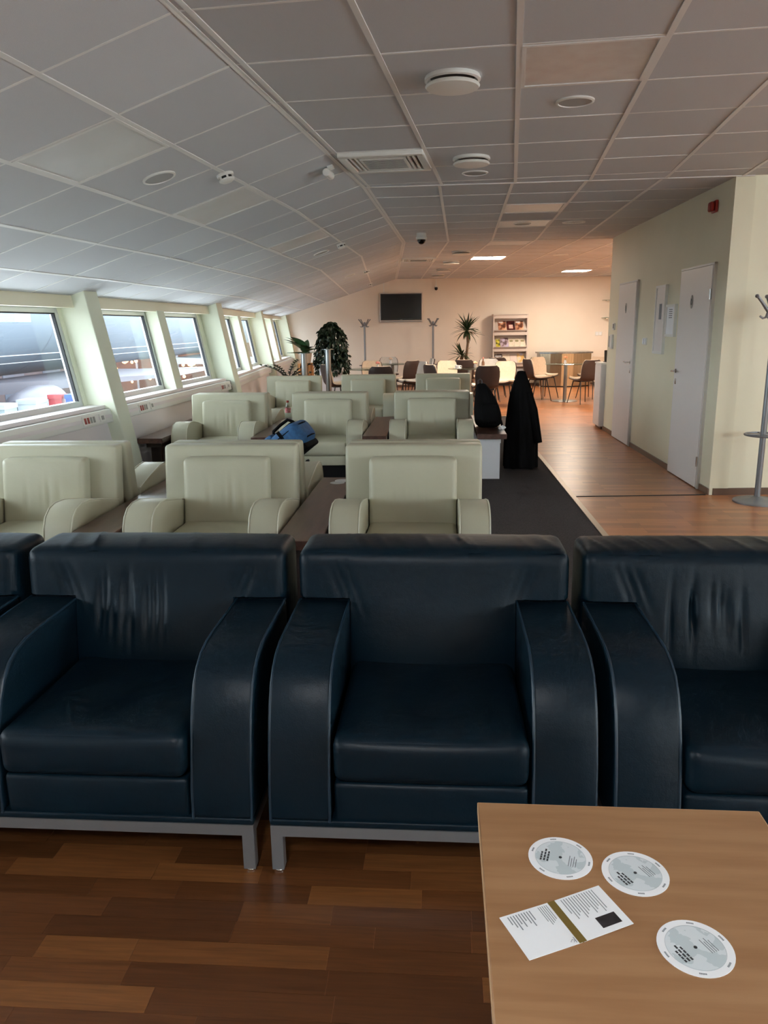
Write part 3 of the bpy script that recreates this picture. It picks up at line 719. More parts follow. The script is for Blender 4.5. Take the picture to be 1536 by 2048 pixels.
# ------------------------------------------------------------------ blue leather armchairs
def gauss(x, c, w): return math.exp(-((x - c) / w) ** 2)
def make_blue(label, creases, seed):
    rnd = random.Random(seed)
    t = thing('leather_armchair', label, 'armchair', group='row of blue leather armchairs')
    cr = [(rnd.uniform(-.2, .2), rnd.uniform(.007, .012), rnd.uniform(.007, .012), rnd.uniform(-.2, .1), rnd.uniform(.3, .55)) for _ in range(creases)]
    tops = [(rnd.uniform(-.4, .4), rnd.uniform(.002, .004), rnd.uniform(.006, .012)) for _ in range(16)]
    def fback(q, d, sg, u, v):
        x, y, z = q
        # recline: the front face leans, the lower part comes forward
        zz = (z + .31) / .62
        if d == 1 and sg < 0: pass
        y2 = y + .05 * (zz - .5) * (1 if y < .0 else .35)
        if y < -.05:
            inner = max(0, 1 - (x / .30) ** 4) if abs(x) < .30 else 0
            y2 -= .035 * inner * gauss(zz, .42, .3)
            for c, a, w, z0, h in cr:
                y2 += a * gauss(x + .12 * (zz - .6) * c, c, w) * gauss(zz, .70 + z0 * .4, h * .26) * inner
            for c in (-.275, .275):
                for o_, a in ((0, .008), (.03, .006), (-.025, .005)):
                    y2 += a * gauss(x, c + o_ + (zz - .76) * (.25 if c < 0 else -.25) * -1, .012) * gauss(zz, .80, .10)
        if abs(x) > .272 and z < .142 and y < .03: y2 += .028
        if d == 2 and sg > 0:
            for c, a, w in tops: z += a * gauss(x + .25 * y, c, w) * gauss(y, -.02, .1)
        return [x, y2, z]
    obj('backrest', MB().soft((0, .268, .468), (.442, .128, .305), .035, (170, 5, 40), (0, .012, .008), fback), BLUE, t, sharp=60)
    def fseat(q, d, sg, u, v):
        x, y, z = q
        if d == 2 and sg > 0:
            z += .006 * sin(9 * x + 4 * y + seed) * (1 - u * u) * (1 - v * v) + .004 * sin(23 * x - 11 * y + seed) * (1 - u * u) * (1 - v * v)
            z -= .018 * gauss(x, 0, .16) * gauss(y, .05, .18)
        return [x, y, z]
    obj('seat_cushion', MB().soft((0, -.145, .352), (.262, .262, .066), .03, (24, 24, 5), (0, .008, .014), fseat), BLUE, t, sharp=60)
    obj('front_panel', MB().soft((0, -.13, .22), (.262, .262, .062), .014, (6, 6, 4), (0, .004, 0)), BLUE, t, sharp=60)
    prof = [(.17, .606), (-.10, .604), (-.18, .600), (-.235, .588), (-.28, .565), (-.315, .53), (-.342, .48), (-.365, .41), (-.383, .33), (-.396, .25), (-.402, .168), (.17, .168)]
    for s in (-1, 1):
        x0, x1 = (s * .443, s * .270)
        arm = MB().prism(prof, min(x0, x1), max(x0, x1), 'x').bevelled(.012, 3, R(60))
        ao = obj('armrest', arm, BLUE, t, sharp=45)
        for xx in (x0, x1):
            path = [(xx * .988 if abs(xx) > .4 else xx + s * .004, p[0], p[1]) for p in prof[:-1]]
            ctr = Vector((0, -.05, .35))
            path = [(p[0], p[1] + (.003 if p[1] < 0 else 0), p[2] - .002) for p in path]
            obj('piping', MB().tube(path, .0042, 6), PIPE_BLUE, ao)
    obj('base_rail', MB().soft((0, -.005, .160), (.442, .395, .010), .006, (2, 2, 1)), BLUE, t)
    fr = MB()
    for y0, y1 in ((-.40, -.367), (.36, .393)): fr.box(-.44, .44, y0, y1, .118, .150)
    for x0, x1 in ((-.44, -.407), (.407, .44)): fr.box(x0, x1, -.367, .36, .118, .150)
    obj('frame', fr, GREYMET, t)
    for x in (-.44, .407):
        for y in (-.40, .36): obj('leg', MB().box(x, x + .033, y, y + .033, .012, .118), GREYMET, t)
    for x in (-.4235, .4235):
        for y in (-.3835, .3765): obj('glide', MB().lathe([(.012, .0018), (.013, .006), (.010, .012)], (x, y, 0), 12), CHROME, t)
    return t
SA = R(-4.2)
for lab, (x, y), cr, sd in (('blue leather armchair at the left edge, mostly cut off', (-1.70, 2.35), 6, 3),
                        ('blue leather armchair with deep vertical creases in its backrest', (-.782, 2.292), 9, 11),
                        ('smooth blue leather armchair in the middle of the row, behind the beech table', (.143, 2.226), 0, 5),
                        ('blue leather armchair on the right with a few creases, cut by the frame', (1.065, 2.15), 8, 8)):
    t = make_blue(lab, cr, sd); t.location = (x, y, 0); t.rotation_euler = (0, 0, SA)

# ------------------------------------------------------------------ cream armchairs
def make_cream(label, grp='cream armchairs facing the camera', seed=1):
    rnd = random.Random(seed)
    t = thing('cream_armchair', label, 'armchair', group=grp)
    def lean(q, d, sg, u, v): return [q[0], q[1] + .05 * (q[2] + .0) / .35, q[2]]
    obj('backrest', MB().soft((0, .315, .455), (.405, .058, .345), .022, (10, 3, 8), (0, .004, 0), lean), CREAM, t, sharp=60)
    cr = [(rnd.uniform(-.1, .12), rnd.uniform(.003, .006), rnd.uniform(.008, .014)) for _ in range(5)]
    def fpad(q, d, sg, u, v):
        x, y, z = q; y += .05 * z / .35
        if y < -.0 and d == 1 and sg < 0:
            for c, a, w in cr: y += a * gauss(x, c, w) * gauss(z, -.02, .09)
        return [x, y, z]
    obj('back_pad', MB().soft((0, .205, .535), (.255, .055, .205), .028, (40, 3, 16), (0, .016, .005), fpad), CREAM, t, sharp=60)
    obj('seat_cushion', MB().soft((0, -.09, .30), (.255, .30, .07), .03, (10, 10, 4), (0, .008, .014)), CREAM, t, sharp=60)
    obj('front_rail', MB().soft((0, -.05, .178), (.255, .31, .05), .012, (4, 4, 2)), CREAM, t, sharp=60)
    prof = [(.26, .48), (.05, .53), (-.12, .562), (-.22, .566), (-.29, .550), (-.34, .512), (-.37, .455), (-.385, .38), (-.39, .28), (-.39, .12), (.26, .12)]
    for s in (-1, 1):
        x0, x1 = sorted((s * .418, s * .258))
        a = obj('armrest', MB().prism(prof, x0, x1, 'x').bevelled(.014, 3, R(60)), CREAM, t, sharp=45)
        for xx in (x0 + .003, x1 - .003):
            obj('piping', MB().tube([(xx, p[0] + .001, p[1] - .001) for p in prof[:-1]], .004, 6), PIPE_CREAM, a)
    obj('plinth', MB().box(-.36, .36, -.30, .33, 0, .125), BLACKP, t)
    return t
C0 = make_cream('cream leather armchair on the right of the nearest cream row')
def place_cream(base, x, y, rz, label, grp=None): return dup(base, (x, y, 0), rz, label, grp)
bk = .26   # from chair centre to the front of its back
def at_back(xc, yb): return (xc + bk * sin(SA), yb - bk * cos(SA))
C0.location = (*at_back(.175, 4.46), .003); C0.rotation_euler = (0, 0, SA)
C1 = make_cream('x', seed=5)
C1['label'] = 'cream leather armchair with creased pad in the middle of the nearest cream row'; C1.location = (*at_back(-.925, 4.55), .003); C1.rotation_euler = (0, 0, SA)
G2 = 'cream armchairs facing the camera'
rows = [(-2.03, 4.62, 'cream leather armchair in the nearest cream row, cut by the left edge', C1),
        (-1.655, 8.27, 'cream leather armchair by the window in the middle row', C1), (-.575, 8.27, 'cream leather armchair in the middle row behind the blue bag', C0),
        (.525, 8.22, 'cream leather armchair in the middle row beside the black backpack', C0),
        (-1.295, 11.36, 'cream leather armchair in the farthest row in front of the tall round tables', C1), (-.205, 11.46, 'cream leather armchair in the farthest row, middle one', C0), (.895, 11.45, 'cream leather armchair in the farthest row in front of the cups', C0)]
for x, y, lab, b in rows:
    xx, yy = at_back(x, y); dup(b, (xx, yy, .003), SA, lab, G2)
G3 = 'cream armchairs turned away, back to back'
def at_rear(xc, yb): return (xc - .605 * sin(SA), yb + .605 * cos(SA))
for x, y, lab in ((-2.03, 4.62, 'cream armchair turned away behind the chair cut by the left edge'), (-.925, 4.55, 'cream armchair turned away next to the blue bag'), (.175, 4.46, 'cream armchair turned away behind the right chair of the nearest row'),
                  (-1.655, 8.27, 'cream armchair turned away beside the red capped bottle'), (-.575, 8.27, 'cream armchair turned away behind the middle chair of the middle row'), (.525, 8.22, 'cream armchair turned away behind the backpack')):
    xx, yy = at_rear(x, y); dup(C0, (xx, yy, .003), SA + pi, lab, G3)

# ------------------------------------------------------------------ dark side tables between the chairs
def side_table(label, x, y, w, ln=1.66, light=False):
    t = thing('side_table', label, 'table', (x, y, .003), SA, 'long dark side tables between the armchairs')
    obj('table_top', MB().box(-w / 2, w / 2, -ln / 2, ln / 2, .402, .452).bevelled(.004, 1), DARKWOOD, t)
    mm = mat('grey_laminate', srgb(196, 196, 198), .4) if light else mat('dark_support', srgb(44, 32, 28), .5)
    if light:
        for s in (-1, 1): obj('end_panel', MB().box(-w / 2 + .015, w / 2 - .06, s * (ln / 2 - .07) - .012, s * (ln / 2 - .07) + .012, 0, .402), mm, t)
    else:
        for s in (-1, 1): obj('leg_panel', MB().box(-.05, .05, s * (ln / 2 - .18) - .03, s * (ln / 2 - .18) + .03, 0, .402), mm, t)
    obj('apron', MB().box(-w / 2 + .05, w / 2 - .05, -ln / 2 + .1, ln / 2 - .1, .35, .402), mm, t)
side_table('dark wood side table between the chairs at the left edge', -1.4775, 4.585, .235)
side_table('dark wood side table with paper coasters in the nearest cream row', -.375, 4.505, .235)
side_table('dark wood side table carrying the red capped bottle', -1.115, 8.27, .222)
side_table('dark wood side table in the middle row next to the backpack chair', -.025, 8.245, .235)
side_table('dark wood side table with a pale grey end panel under the backpack', 1.122, 8.27, .285, light=True)
side_table('dark wood side table between the window wall and the middle row', -2.215, 8.30, .25)
side_table('dark wood side table in the farthest row, left of two', -.75, 11.41, .235)
side_table('dark wood side table in the farthest row, right of two', .345, 11.455, .235)

# ------------------------------------------------------------------ beech coffee table with papers
t = thing('coffee_table', 'square beech veneer coffee table in the bottom right corner', 'table', (.19, 1.44, 0), R(-4.4))
W, D = .575, .75
obj('table_top', MB().box(0, W, -D, 0, .476, .5).bevelled(.002, 1), BEECH, t)
eb = MB().box(-.0012, 0, -D, 0, .477, .4985).box(W, W + .0012, -D, 0, .477, .4985).box(0, W, 0, .0012, .477, .4985).box(0, W, -D - .0012, -D, .477, .4985)
obj('edge_band', eb, BEECHEDGE, t)
for x in (.06, W - .06):
    for y in (-.06, -D + .06): obj('leg', MB().box(x - .025, x + .025, y - .025, y + .025, 0, .476), GREYMET, t)

def map_mat():
    m = bpy.data.materials.new('printed_map'); m.use_nodes = True; nt = m.node_tree; b = nt.nodes['Principled BSDF']; L = nt.links.new
    tc = nt.nodes.new('ShaderNodeTexCoord'); n = nt.nodes.new('ShaderNodeTexNoise'); n.inputs['Scale'].default_value = 26; n.inputs['Detail'].default_value = 3
    L(tc.outputs['Object'], n.inputs[0]); cr = nt.nodes.new('ShaderNodeValToRGB'); L(n.outputs[0], cr.inputs[0])
    e = cr.color_ramp.elements; cr.color_ramp.interpolation = 'CONSTANT'; e[0].position = 0; e[0].color = srgb(190, 203, 207); e[1].position = .5; e[1].color = srgb(212, 221, 225)
    L(cr.outputs[0], b.inputs['Base Color']); b.inputs['Roughness'].default_value = .5; MATS['printed_map'] = m; return m
MAPM = map_mat()
def disc(label, x, y, rz):
    t = thing('paper_disc', label, 'paper disc', (x, y, .5), rz, 'round printed paper discs')
    obj('card', MB().lathe([(.0595, .0002), (.0595, .0014)], seg=48), PAPER, t)
    obj('map_print', MB().lathe([(.046, .0014), (.046, .0016)], seg=48), MAPM, t)
    ring = MB().lathe([(.047, .0014), (.047, .0017), (.0462, .0017), (.0462, .0014)], seg=48, caps=False); obj('ring_line', ring, mat('pale_print', srgb(180, 190, 196), .6), t)
    obj('rivet', MB().lathe([(.003, .0014), (.003, .0022), (.0018, .0026), (.001, .0026)], seg=12), PRINTD, t)
    arcs = MB()
    for k, a0 in enumerate((.3, 1.35, 2.5, 3.5, 4.6, 5.6)):
        for q in range(5):
            a = a0 + q * .045; M = Matrix.Rotation(a, 4, 'Z'); arcs.box(.0515, .0545, -.0009, .0009, .0014, .0016, M)
    obj('rim_text', arcs, PRINT, t)
    tx = MB()
    for q in range(4): tx.box(-.020, .010 - (q % 2) * .006, -.0175 - q * .0042, -.0160 - q * .0042, .0016, .0018)
    obj('small_text', tx, PRINT, t)
    tx = MB()
    for q, ln in enumerate((.030, .036, .026)):
        for w in range(4): tx.box(-.018 + w * ln / 4, -.018 + (w + .8) * ln / 4, .0205 + q * .0062, .0238 + q * .0062, .0016, .0018)
    obj('title_text', tx, PRINTD, t)
disc('round printed paper disc nearest the left back of the beech table', .324, 1.261, R(70))
disc('round printed paper disc in the middle of the beech table back', .451, 1.216, R(115))
disc('round printed paper disc nearest the camera on the beech table', .492, 1.041, R(112))
# open folded leaflet: left page, gold spine band, right page
bt = thing('open_leaflet', 'open white leaflet with a gold spine band on the beech table', 'leaflet', (.204, 1.064, .5), R(20.5))
pl_, pw_ = .2, .098
obj('page', MB().box(0, .1, -.047, .05, .0006, .0016), PAPER, bt)
obj('page', MB().add([(.103, -.047, .0006), (.2, -.047, .004), (.2, .05, .004), (.103, .05, .0006), (.103, -.047, .0016), (.2, -.047, .005), (.2, .05, .005), (.103, .05, .0016)], [(0, 3, 2, 1), (4, 5, 6, 7), (0, 1, 5, 4), (1, 2, 6, 5), (2, 3, 7, 6), (3, 0, 4, 7)]), PAPER, bt)
obj('spine_band', MB().box(.094, .108, -.047, .05, .0012, .0022), GOLD, bt)
tx = MB()
for q in range(9): tx.box(.012 + q * .0052, .0138 + q * .0052, .045 - .018 - (q * 7 % 5) * .004, .045, .0016, .0018)
for q in range(5): tx.box(.072 + q * .004, .0732 + q * .004, .012 - (q * 3 % 4) * .003, .046, .0016, .0018)
obj('left_text', tx, PRINT, bt)
tx = MB(); sl_ = lambda x: .0016 + (x - .103) * .0345
for q in range(13):
    x = .118 + q * .0052; a, b = .046 - .034 - (q * 5 % 7) * .003, .046
    tx.add([(x, a, sl_(x) + .0002), (x + .0015, a, sl_(x) + .0003), (x + .0015, b, sl_(x) + .0003), (x, b, sl_(x) + .0002)], [(0, 1, 2, 3)])
obj('right_text', tx, PRINT, bt)
x0, x1 = .148, .186
obj('picture', MB().add([(x0, -.036, sl_(x0) + .0003), (x1, -.036, sl_(x1) + .0003), (x1, -.012, sl_(x1) + .0003), (x0, -.012, sl_(x0) + .0003)], [(0, 1, 2, 3)]), mat('dark_photo', srgb(34, 32, 34), .4, var=(60, srgb(52, 50, 54))), bt)
lg = MB().tube([(.082, -.040, .0018), (.087, -.036, .0018), (.090, -.039, .0018), (.087, -.042, .0018)], .0005, 4).box(.0905, .0915, -.044, -.032, .0016, .0019)
obj('emblem', lg, PRINT, bt)

# ------------------------------------------------------------------ things on and between the lounge tables
for k, (x, y, a) in enumerate(((-.315, 5.14, 0), (-.285, 5.20, .6))):
    tag(obj('paper_coaster', MB().lathe([(.05, 0), (.05, .003)], seg=28), PAPER, loc=(x, y, .4525 + k * .0035)),
        ('white paper coaster underneath on the dark side table', 'white paper coaster lying on top of another')[k], 'coaster', 'paper coasters on the dark table')
b = thing('water_bottle', 'clear plastic bottle with red label and red cap on the dark table', 'bottle', (-1.09, 8.90, .452))
PET = glass_mat('clear_plastic', (.9, .93, .93, 1), .2)
obj('bottle_body', MB().lathe([(.028, 0), (.032, .006), (.032, .10), (.029, .112), (.032, .122), (.031, .15), (.02, .18), (.0125, .195), (.0125, .205)], seg=20), PET, b)
obj('bottle_label', MB().lathe([(.0328, .085), (.0328, .14)], seg=20, caps=False), mat('red_label', srgb(196, 50, 62), .45, var=(60, srgb(226, 170, 170))), b)
obj('bottle_cap', MB().lathe([(.0145, .2), (.0145, .222), (.012, .224)], seg=16), RED, b)
# blue wheeled bag leaning back
BLUEF = mat('blue_fabric', srgb(44, 92, 136), .75, var=(40, srgb(36, 78, 120)), bump=(300, .3, .003))
t = thing('travel_bag', 'blue and black wheeled travel bag leaning between the rows', 'bag', (-1.20, 6.80, .003), R(-12))
Mb = Matrix.Translation((.03, 0, .19)) @ Matrix.Rotation(R(52), 4, 'Y')
# local z runs up the bag, -x is its upper front, +x its black back
obj('bag_body', MB().soft((-.03, 0, .33), (.105, .19, .345), .06, (4, 4, 8), (.02, .01, .01), M=Mb), BLUEF, t, sharp=60)
obj('back_frame', MB().soft((.095, 0, .31), (.03, .18, .33), .02, (2, 3, 4), M=Mb), BLACKF, t)
obj('front_pocket', MB().soft((-.14, 0, .25), (.035, .15, .18), .03, (3, 3, 3), M=Mb), BLUEF, t, sharp=60)
zz = MB()
for sx, sy in ((-.09, -1), (-.09, 1), (.04, -1), (.04, 1)): zz.tube([(sx, sy * .192, .06), (sx, sy * .2, .3), (sx, sy * .185, .60), (sx, sy * .1, .672), (sx, 0, .684)], .006, 6, Mb)
obj('zip', zz, BLACKF, t)
obj('handle', MB().tube([(-.145, -.03, .40), (-.185, -.03, .43), (-.19, -.03, .52), (-.185, -.03, .60), (-.14, -.03, .63)], .014, 8, Mb), BLACKF, t)
obj('handle_panel', MB().soft((-.137, -.03, .515), (.012, .07, .11), .01, (1, 2, 2), M=Mb), BLACKF, t)
obj('compression_strap', MB().box(-.142, .07, -.196, -.190, .5, .53, Mb).box(-.142, .07, -.196, -.190, .22, .25, Mb), BLACKF, t)
for sy in (-1, 1): obj('wheel', MB().lathe([(.034, -.015), (.034, .015)], seg=18, M=Matrix.Translation((.13, sy * .14, .034)) @ Matrix.Rotation(pi / 2, 4, 'X')), BLACKP, t)
obj('prop_frame', MB().tube([(.14, -.13, .04), (.52, -.13, .33)], .012, 8).tube([(.14, .13, .04), (.52, .13, .33)], .012, 8).tube([(.50, -.13, .0), (.50, -.13, .33)], .012, 8).tube([(.50, .13, 0), (.50, .13, .33)], .012, 8), BLACKP, t)
# black backpack on the table end
t = thing('backpack', 'black backpack standing on the dark table end', 'backpack', (1.115, 8.03, .455), R(-8))
def fbp(q, d, sg, u, v):
    k = 1 - .62 * max(0, (q[2] + .19) / .42) ** 1.6
    return [-.13 + (q[0] + .13) * k, q[1] * k, q[2]]
obj('pack_body', MB().soft((-.015, 0, .225), (.132, .15, .225), .07, (6, 6, 12), (.02, .02, 0), fbp), BLACKF, t, sharp=60)
obj('front_pocket', MB().soft((0, -.135, .15), (.09, .035, .10), .03, (4, 3, 4)), BLACKF, t)
obj('grab_loop', MB().tube([(-.12, -.03, .42), (-.125, -.03, .475), (-.105, -.03, .49), (-.085, -.03, .475), (-.09, -.03, .42)], .008, 8), mat('grey_webbing', srgb(70, 68, 70), .8), t)
for sy in (-1, 1): obj('shoulder_strap', MB().tube([(-.085, sy * .03, .44), (-.02, sy * .05, .33), (.06, sy * .07, .18), (.12, sy * .08, .05), (.13, sy * .08, .015)], .011, 6), BLACKF, t)
t = thing('crumpled_tissue', 'small crumpled white tissue beside the backpack', 'tissue', (1.21, 7.80, .455))
bm_ = MB(); rr = random.Random(4)
def ftis(q, d, sg, u, v):
    k = 1 + .35 * sin(150 * q[0] + 60 * q[2]) * cos(130 * q[1]); return [q[0] * k, q[1] * k, q[2] * (1 + .2 * sin(200 * q[0]))]
obj('tissue_wad', MB().soft((0, 0, .018), (.03, .03, .018), .016, (6, 6, 4), fn=ftis), PAPER, t)
# black coat draped over an upright case
t = thing('draped_coat', 'long black coat draped to the floor beside the table end', 'coat', (1.46, 8.12, .0), R(-4))
def coat_r(z, a):
    tb = ((0, .185), (.3, .18), (.5, .168), (.66, .15), (.78, .128), (.88, .098), (.96, .064), (1.02, .044))
    for (z0, r0), (z1, r1) in zip(tb, tb[1:]):
        if z <= z1 or z1 == 1.02: base = r0 + (r1 - r0) * min(1, (z - z0) / (z1 - z0)); break
    k = z / 1.02
    return base * (1 + (.09 * sin(7 * a + 1.2) + .06 * sin(11 * a + 3 * k)) * (1.1 - k))
vs = []; fs = []; ns, nz = 56, 30
for j in range(nz + 1):
    z = .004 + 1.01 * j / nz
    for i in range(ns):
        a = 2 * pi * i / ns; r = coat_r(z, a)
        low = .02 * sin(3 * a) if j == 0 else 0
        vs.append((r * cos(a) * .92 - .03 * max(0, z - .6), r * sin(a) * .8, z + max(0, low)))
for j in range(nz):
    for i in range(ns): fs.append((j * ns + i, j * ns + (i + 1) % ns, (j + 1) * ns + (i + 1) % ns, (j + 1) * ns + i))
fs.append(tuple(nz * ns + i for i in range(ns))); fs.append(tuple(range(ns - 1, -1, -1)))
obj('coat_body', MB().add(vs, fs), BLACKF, t, sharp=70)
obj('sleeve', MB().tube([(.06, -.05, .80), (.11, -.07, .62), (.14, -.09, .45), (.17, -.10, .28)], [.04, .05, .048, .045], 12), BLACKF, t)
obj('collar', MB().soft((-.012, 0, .985), (.038, .042, .035), .026, (3, 3, 2)), BLACKF, t)

# ------------------------------------------------------------------ coat stands
def coat_stand(label, x, y, h=1.68, k=1., rz=0):
    t = thing('coat_stand', label, 'coat stand', (x, y, 0), rz, 'grey metal coat stands')
    obj('base', MB().lathe([(.001, 0), (.19, 0), (.19, .012), (.17, .022), (.06, .03), (.032, .05), (.001, .05)], seg=40), GREYMET, t)
    obj('pole', MB().lathe([(.024, .03), (.024, h - .1), (.028, h - .1), (.028, h - .06), (.001, h - .055)], seg=20), GREYMET, t)
    ring = MB(); n = 32
    ring.tube([(.14 * cos(2 * pi * i / n), .14 * sin(2 * pi * i / n), .57) for i in range(n + 1)], .009, 8); ro = obj('umbrella_ring', ring, GREYMET, t)
    for a in (0, pi / 2, pi, 3 * pi / 2): obj('ring_spoke', MB().tube([(.02 * cos(a), .02 * sin(a), .57), (.14 * cos(a), .14 * sin(a), .57)], .006, 6), GREYMET, t)
    for q in range(4):
        a = q * pi / 2 + .2; c, s = cos(a), sin(a)
        P = lambda r, z: (r * c, r * s, z)
        hk = obj('hook', MB().tube([P(.015, h - .14), P(.05, h - .13), P(.085, h - .09), P(.12, h - .045), P(.155, h - .005)], [.02, .017, .014, .012, .011], 10), GREYMET, t)
        obj('lower_prong', MB().tube([P(.06, h - .118), P(.075, h - .165), P(.10, h - .172), P(.125, h - .155)], [.012, .01, .009, .009], 8), GREYMET, hk)
        obj('knob', MB().lathe([(.001, -.016), (.012, -.012), (.017, 0), (.012, .012), (.001, .016)], P(.162, h), 12), GREYMET, hk)
    return t
coat_stand('grey metal coat stand by the near right wall', 3.15, 6.34, 1.68, rz=R(170))
coat_stand('grey metal coat stand left of the wall screen', -.41, 19.3, 1.66, rz=.4)
coat_stand('grey metal coat stand right of the wall screen', 1.26, 19.3, 1.66, rz=.4)

# ------------------------------------------------------------------ cafe chairs
def make_chair(label, inner):
    t = thing('cafe_chair', label, 'chair', group='two-tone shell chairs in the cafe corner')
    # centre line of the shell in (y, z): seat front -> back top ; chair faces -Y
    prof = [(-.24, .462), (-.20, .452), (-.10, .442), (.02, .436), (.11, .440), (.165, .458), (.198, .50), (.215, .56), (.232, .64), (.25, .72), (.266, .79), (.272, .825)]
    wid = [.17, .205, .222, .222, .215, .20, .195, .205, .212, .208, .19, .15]
    def sheet(off, shrink, curl):
        n = 10; vs = []
        for (y, z), w in zip(prof, wid):
            i = prof.index((y, z)); a = prof[max(i - 1, 0)]; b = prof[min(i + 1, len(prof) - 1)]
            ty, tz = b[0] - a[0], b[1] - a[1]; L = hypot(ty, tz); ny, nz = -tz / L, ty / L
            for k in range(n + 1):
                u = -1 + 2 * k / n; c = curl * abs(u) ** 3
                vs.append(((w - shrink) * u, y + (off + c) * ny, z + (off + c) * nz))
        return vs, n
    def solid(o0, o1, sh, curl):
        a, n = sheet(o0, sh, curl); b, _ = sheet(o1, sh, curl); m = len(prof); N = len(a); fs = []
        for j in range(m - 1):
            for k in range(n):
                q = (j * (n + 1) + k, j * (n + 1) + k + 1, (j + 1) * (n + 1) + k + 1, (j + 1) * (n + 1) + k)
                fs.append(q); fs.append(tuple(i + N for i in q[::-1]))
        rim = [k for k in range(n + 1)] + [j * (n + 1) + n for j in range(1, m)] + [(m - 1) * (n + 1) + k for k in range(n - 1, -1, -1)] + [j * (n + 1) for j in range(m - 2, 0, -1)]
        fs += [(rim[i], rim[(i + 1) % len(rim)], rim[(i + 1) % len(rim)] + N, rim[i] + N) for i in range(len(rim))]
        return MB().add(a + b, fs)
    obj('shell', solid(-.012, .004, 0, .03), SHELL, t, sharp=50)
    obj('upholstery', solid(.004, .03, .012, .028), inner, t, sharp=50)
    for sx in (-1, 1):
        obj('leg', MB().tube([(sx * .14, -.13, .435), (sx * .21, -.21, 0)], [.012, .008], 8), LEGD, t)
        obj('leg', MB().tube([(sx * .14, .10, .435), (sx * .21, .21, 0)], [.012, .008], 8), LEGD, t)
    obj('under_frame', MB().box(-.15, .15, -.14, .11, .415, .43), LEGD, t)
    return t
first = {}
def chair(x, y, face, label, inner=PADC):
    """face: heading in degrees the sitter looks to (0 = +Y, 90 = +X)"""
    rz = R(180 - face)
    if inner.name not in first:
        t = make_chair(label, inner); first[inner.name] = t; t.location = (x, y, 0); t.rotation_euler = (0, 0, rz); return t
    return dup(first[inner.name], (x, y, 0), rz, label)
# around the right table
chair(3.10, 15.55, 75, 'dark backed shell chair on the left side of the right cafe table')
chair(3.86, 14.92, -22, 'dark backed shell chair nearest at the right cafe table')
chair(3.36, 16.15, 150, 'cream shell chair facing forward behind the right cafe table')
chair(4.28, 15.95, 232, 'beige shell chair at the far right side of the right cafe table')
# middle table
chair(1.76, 13.35, -4, 'dark backed shell chair nearest, in front of the middle cafe table')
chair(2.24, 14.45, 200, 'cream shell chair turned sideways right of the middle cafe table')
chair(1.30, 15.0, 170, 'cream shell chair facing forward behind the white cup')
chair(1.04, 13.85, 62, 'dark edged shell chair at the left of the middle cafe table')
chair(1.66, 15.75, 10, 'dark backed shell chair in front of the potted yucca')
chair(2.14, 15.6, 185, 'grey green shell chair back behind the small vase', PADG)
chair(2.42, 16.6, 5, 'dark backed shell chair in front of the magazine rack')
# left tables
chair(-.02, 13.55, 0, 'dark backed shell chair nearest at the left cafe table')
chair(-.84, 14.42, 62, 'dark shell chair at the left end of the left cafe table')
chair(-.20, 15.45, 180, 'beige shell chair facing forward behind the pink flower')
chair(.45, 15.6, -40, 'dark backed shell chair between the two left cafe tables')
chair(.58, 14.9, 250, 'pale grey shell chair facing left near the left tables', PADG)
chair(.82, 16.3, 265, 'pale grey shell chair facing left at the far left table', PADG)
chair(.15, 17.3, 180, 'beige shell chair facing forward behind the pale flower', PADG)
chair(-.86, 16.4, 62, 'dark shell chair beside the hanging ficus')

def cafe_table(label, x, y, r=.40, z=.725):
    t = thing('cafe_table', label, 'table', (x, y, 0), 0, 'round glass cafe tables')
    obj('glass_top', MB().lathe([(r - .004, z - .006), (r, z - .003), (r, z + .003), (r - .004, z + .006)], seg=40), TGLASS, t)
    obj('column', MB().lathe([(.035, .02), (.035, z - .02)], seg=20), STEEL, t)
    obj('top_plate', MB().lathe([(.11, z - .02), (.11, z - .006)], seg=24), STEEL, t)
    obj('base_disc', MB().lathe([(.25, 0), (.25, .008), (.23, .014), (.05, .022)], seg=36), STEEL, t)
cafe_table('round glass cafe table with an orange flower on the right', 3.62, 15.4)
cafe_table('round glass cafe table with a white cup in the middle', 1.60, 14.25)
cafe_table('round glass cafe table with a pink flower on the left', -.22, 14.5, .42)
cafe_table('round glass cafe table far back below the wall screen', .22, 16.4)
def flower(label, x, y, z, col, h=.12):
    t = thing('flower_vase', label, 'flower vase', (x, y, z))
    obj('vase', MB().lathe([(.02, 0), (.028, .02), (.018, .06), (.022, .07)], seg=16), TERRA, t)
    rr = random.Random(int(x * 100)); m = mat('petal_%d' % int(abs(x) * 100), col, .6)
    bl = MB()
    for k in range(9):
        a = k * 2.4; r = .018 * sqrt(k / 3.); c = (r * cos(a), r * sin(a), h - .012 * r / .02)
        bl.soft(c, (.018, .018, .014), .013, (1, 1, 1))
    obj('blossom', bl, m, t); obj('stem', MB().tube([(0, 0, .05), (.002, 0, h - .01)], .003, 6), LEAF, t)
flower('orange flower in a small vase on the right cafe table', 3.60, 15.38, .732, srgb(222, 150, 110), .14)
flower('pink flower in a small vase on the left cafe table', -.08, 14.5, .732, srgb(226, 140, 130))
flower('pale flower in a small vase on the far cafe table', .18, 16.4, .732, srgb(206, 180, 160))
flower('peach flower lying low in a vase beside the white cup', 1.72, 14.45, .732, srgb(226, 180, 140), .10)
t = thing('cup_and_saucer', 'white coffee cup on a saucer on the middle cafe table', 'cup', (1.36, 14.05, .732))
obj('saucer', MB().lathe([(.03, 0), (.075, .012), (.073, .016), (.001, .006)], seg=28), PAPER, t)
obj('cup', MB().lathe([(.025, .006), (.044, .02), (.05, .065), (.046, .065), (.04, .022), (.001, .014)], seg=28), PAPER, t)
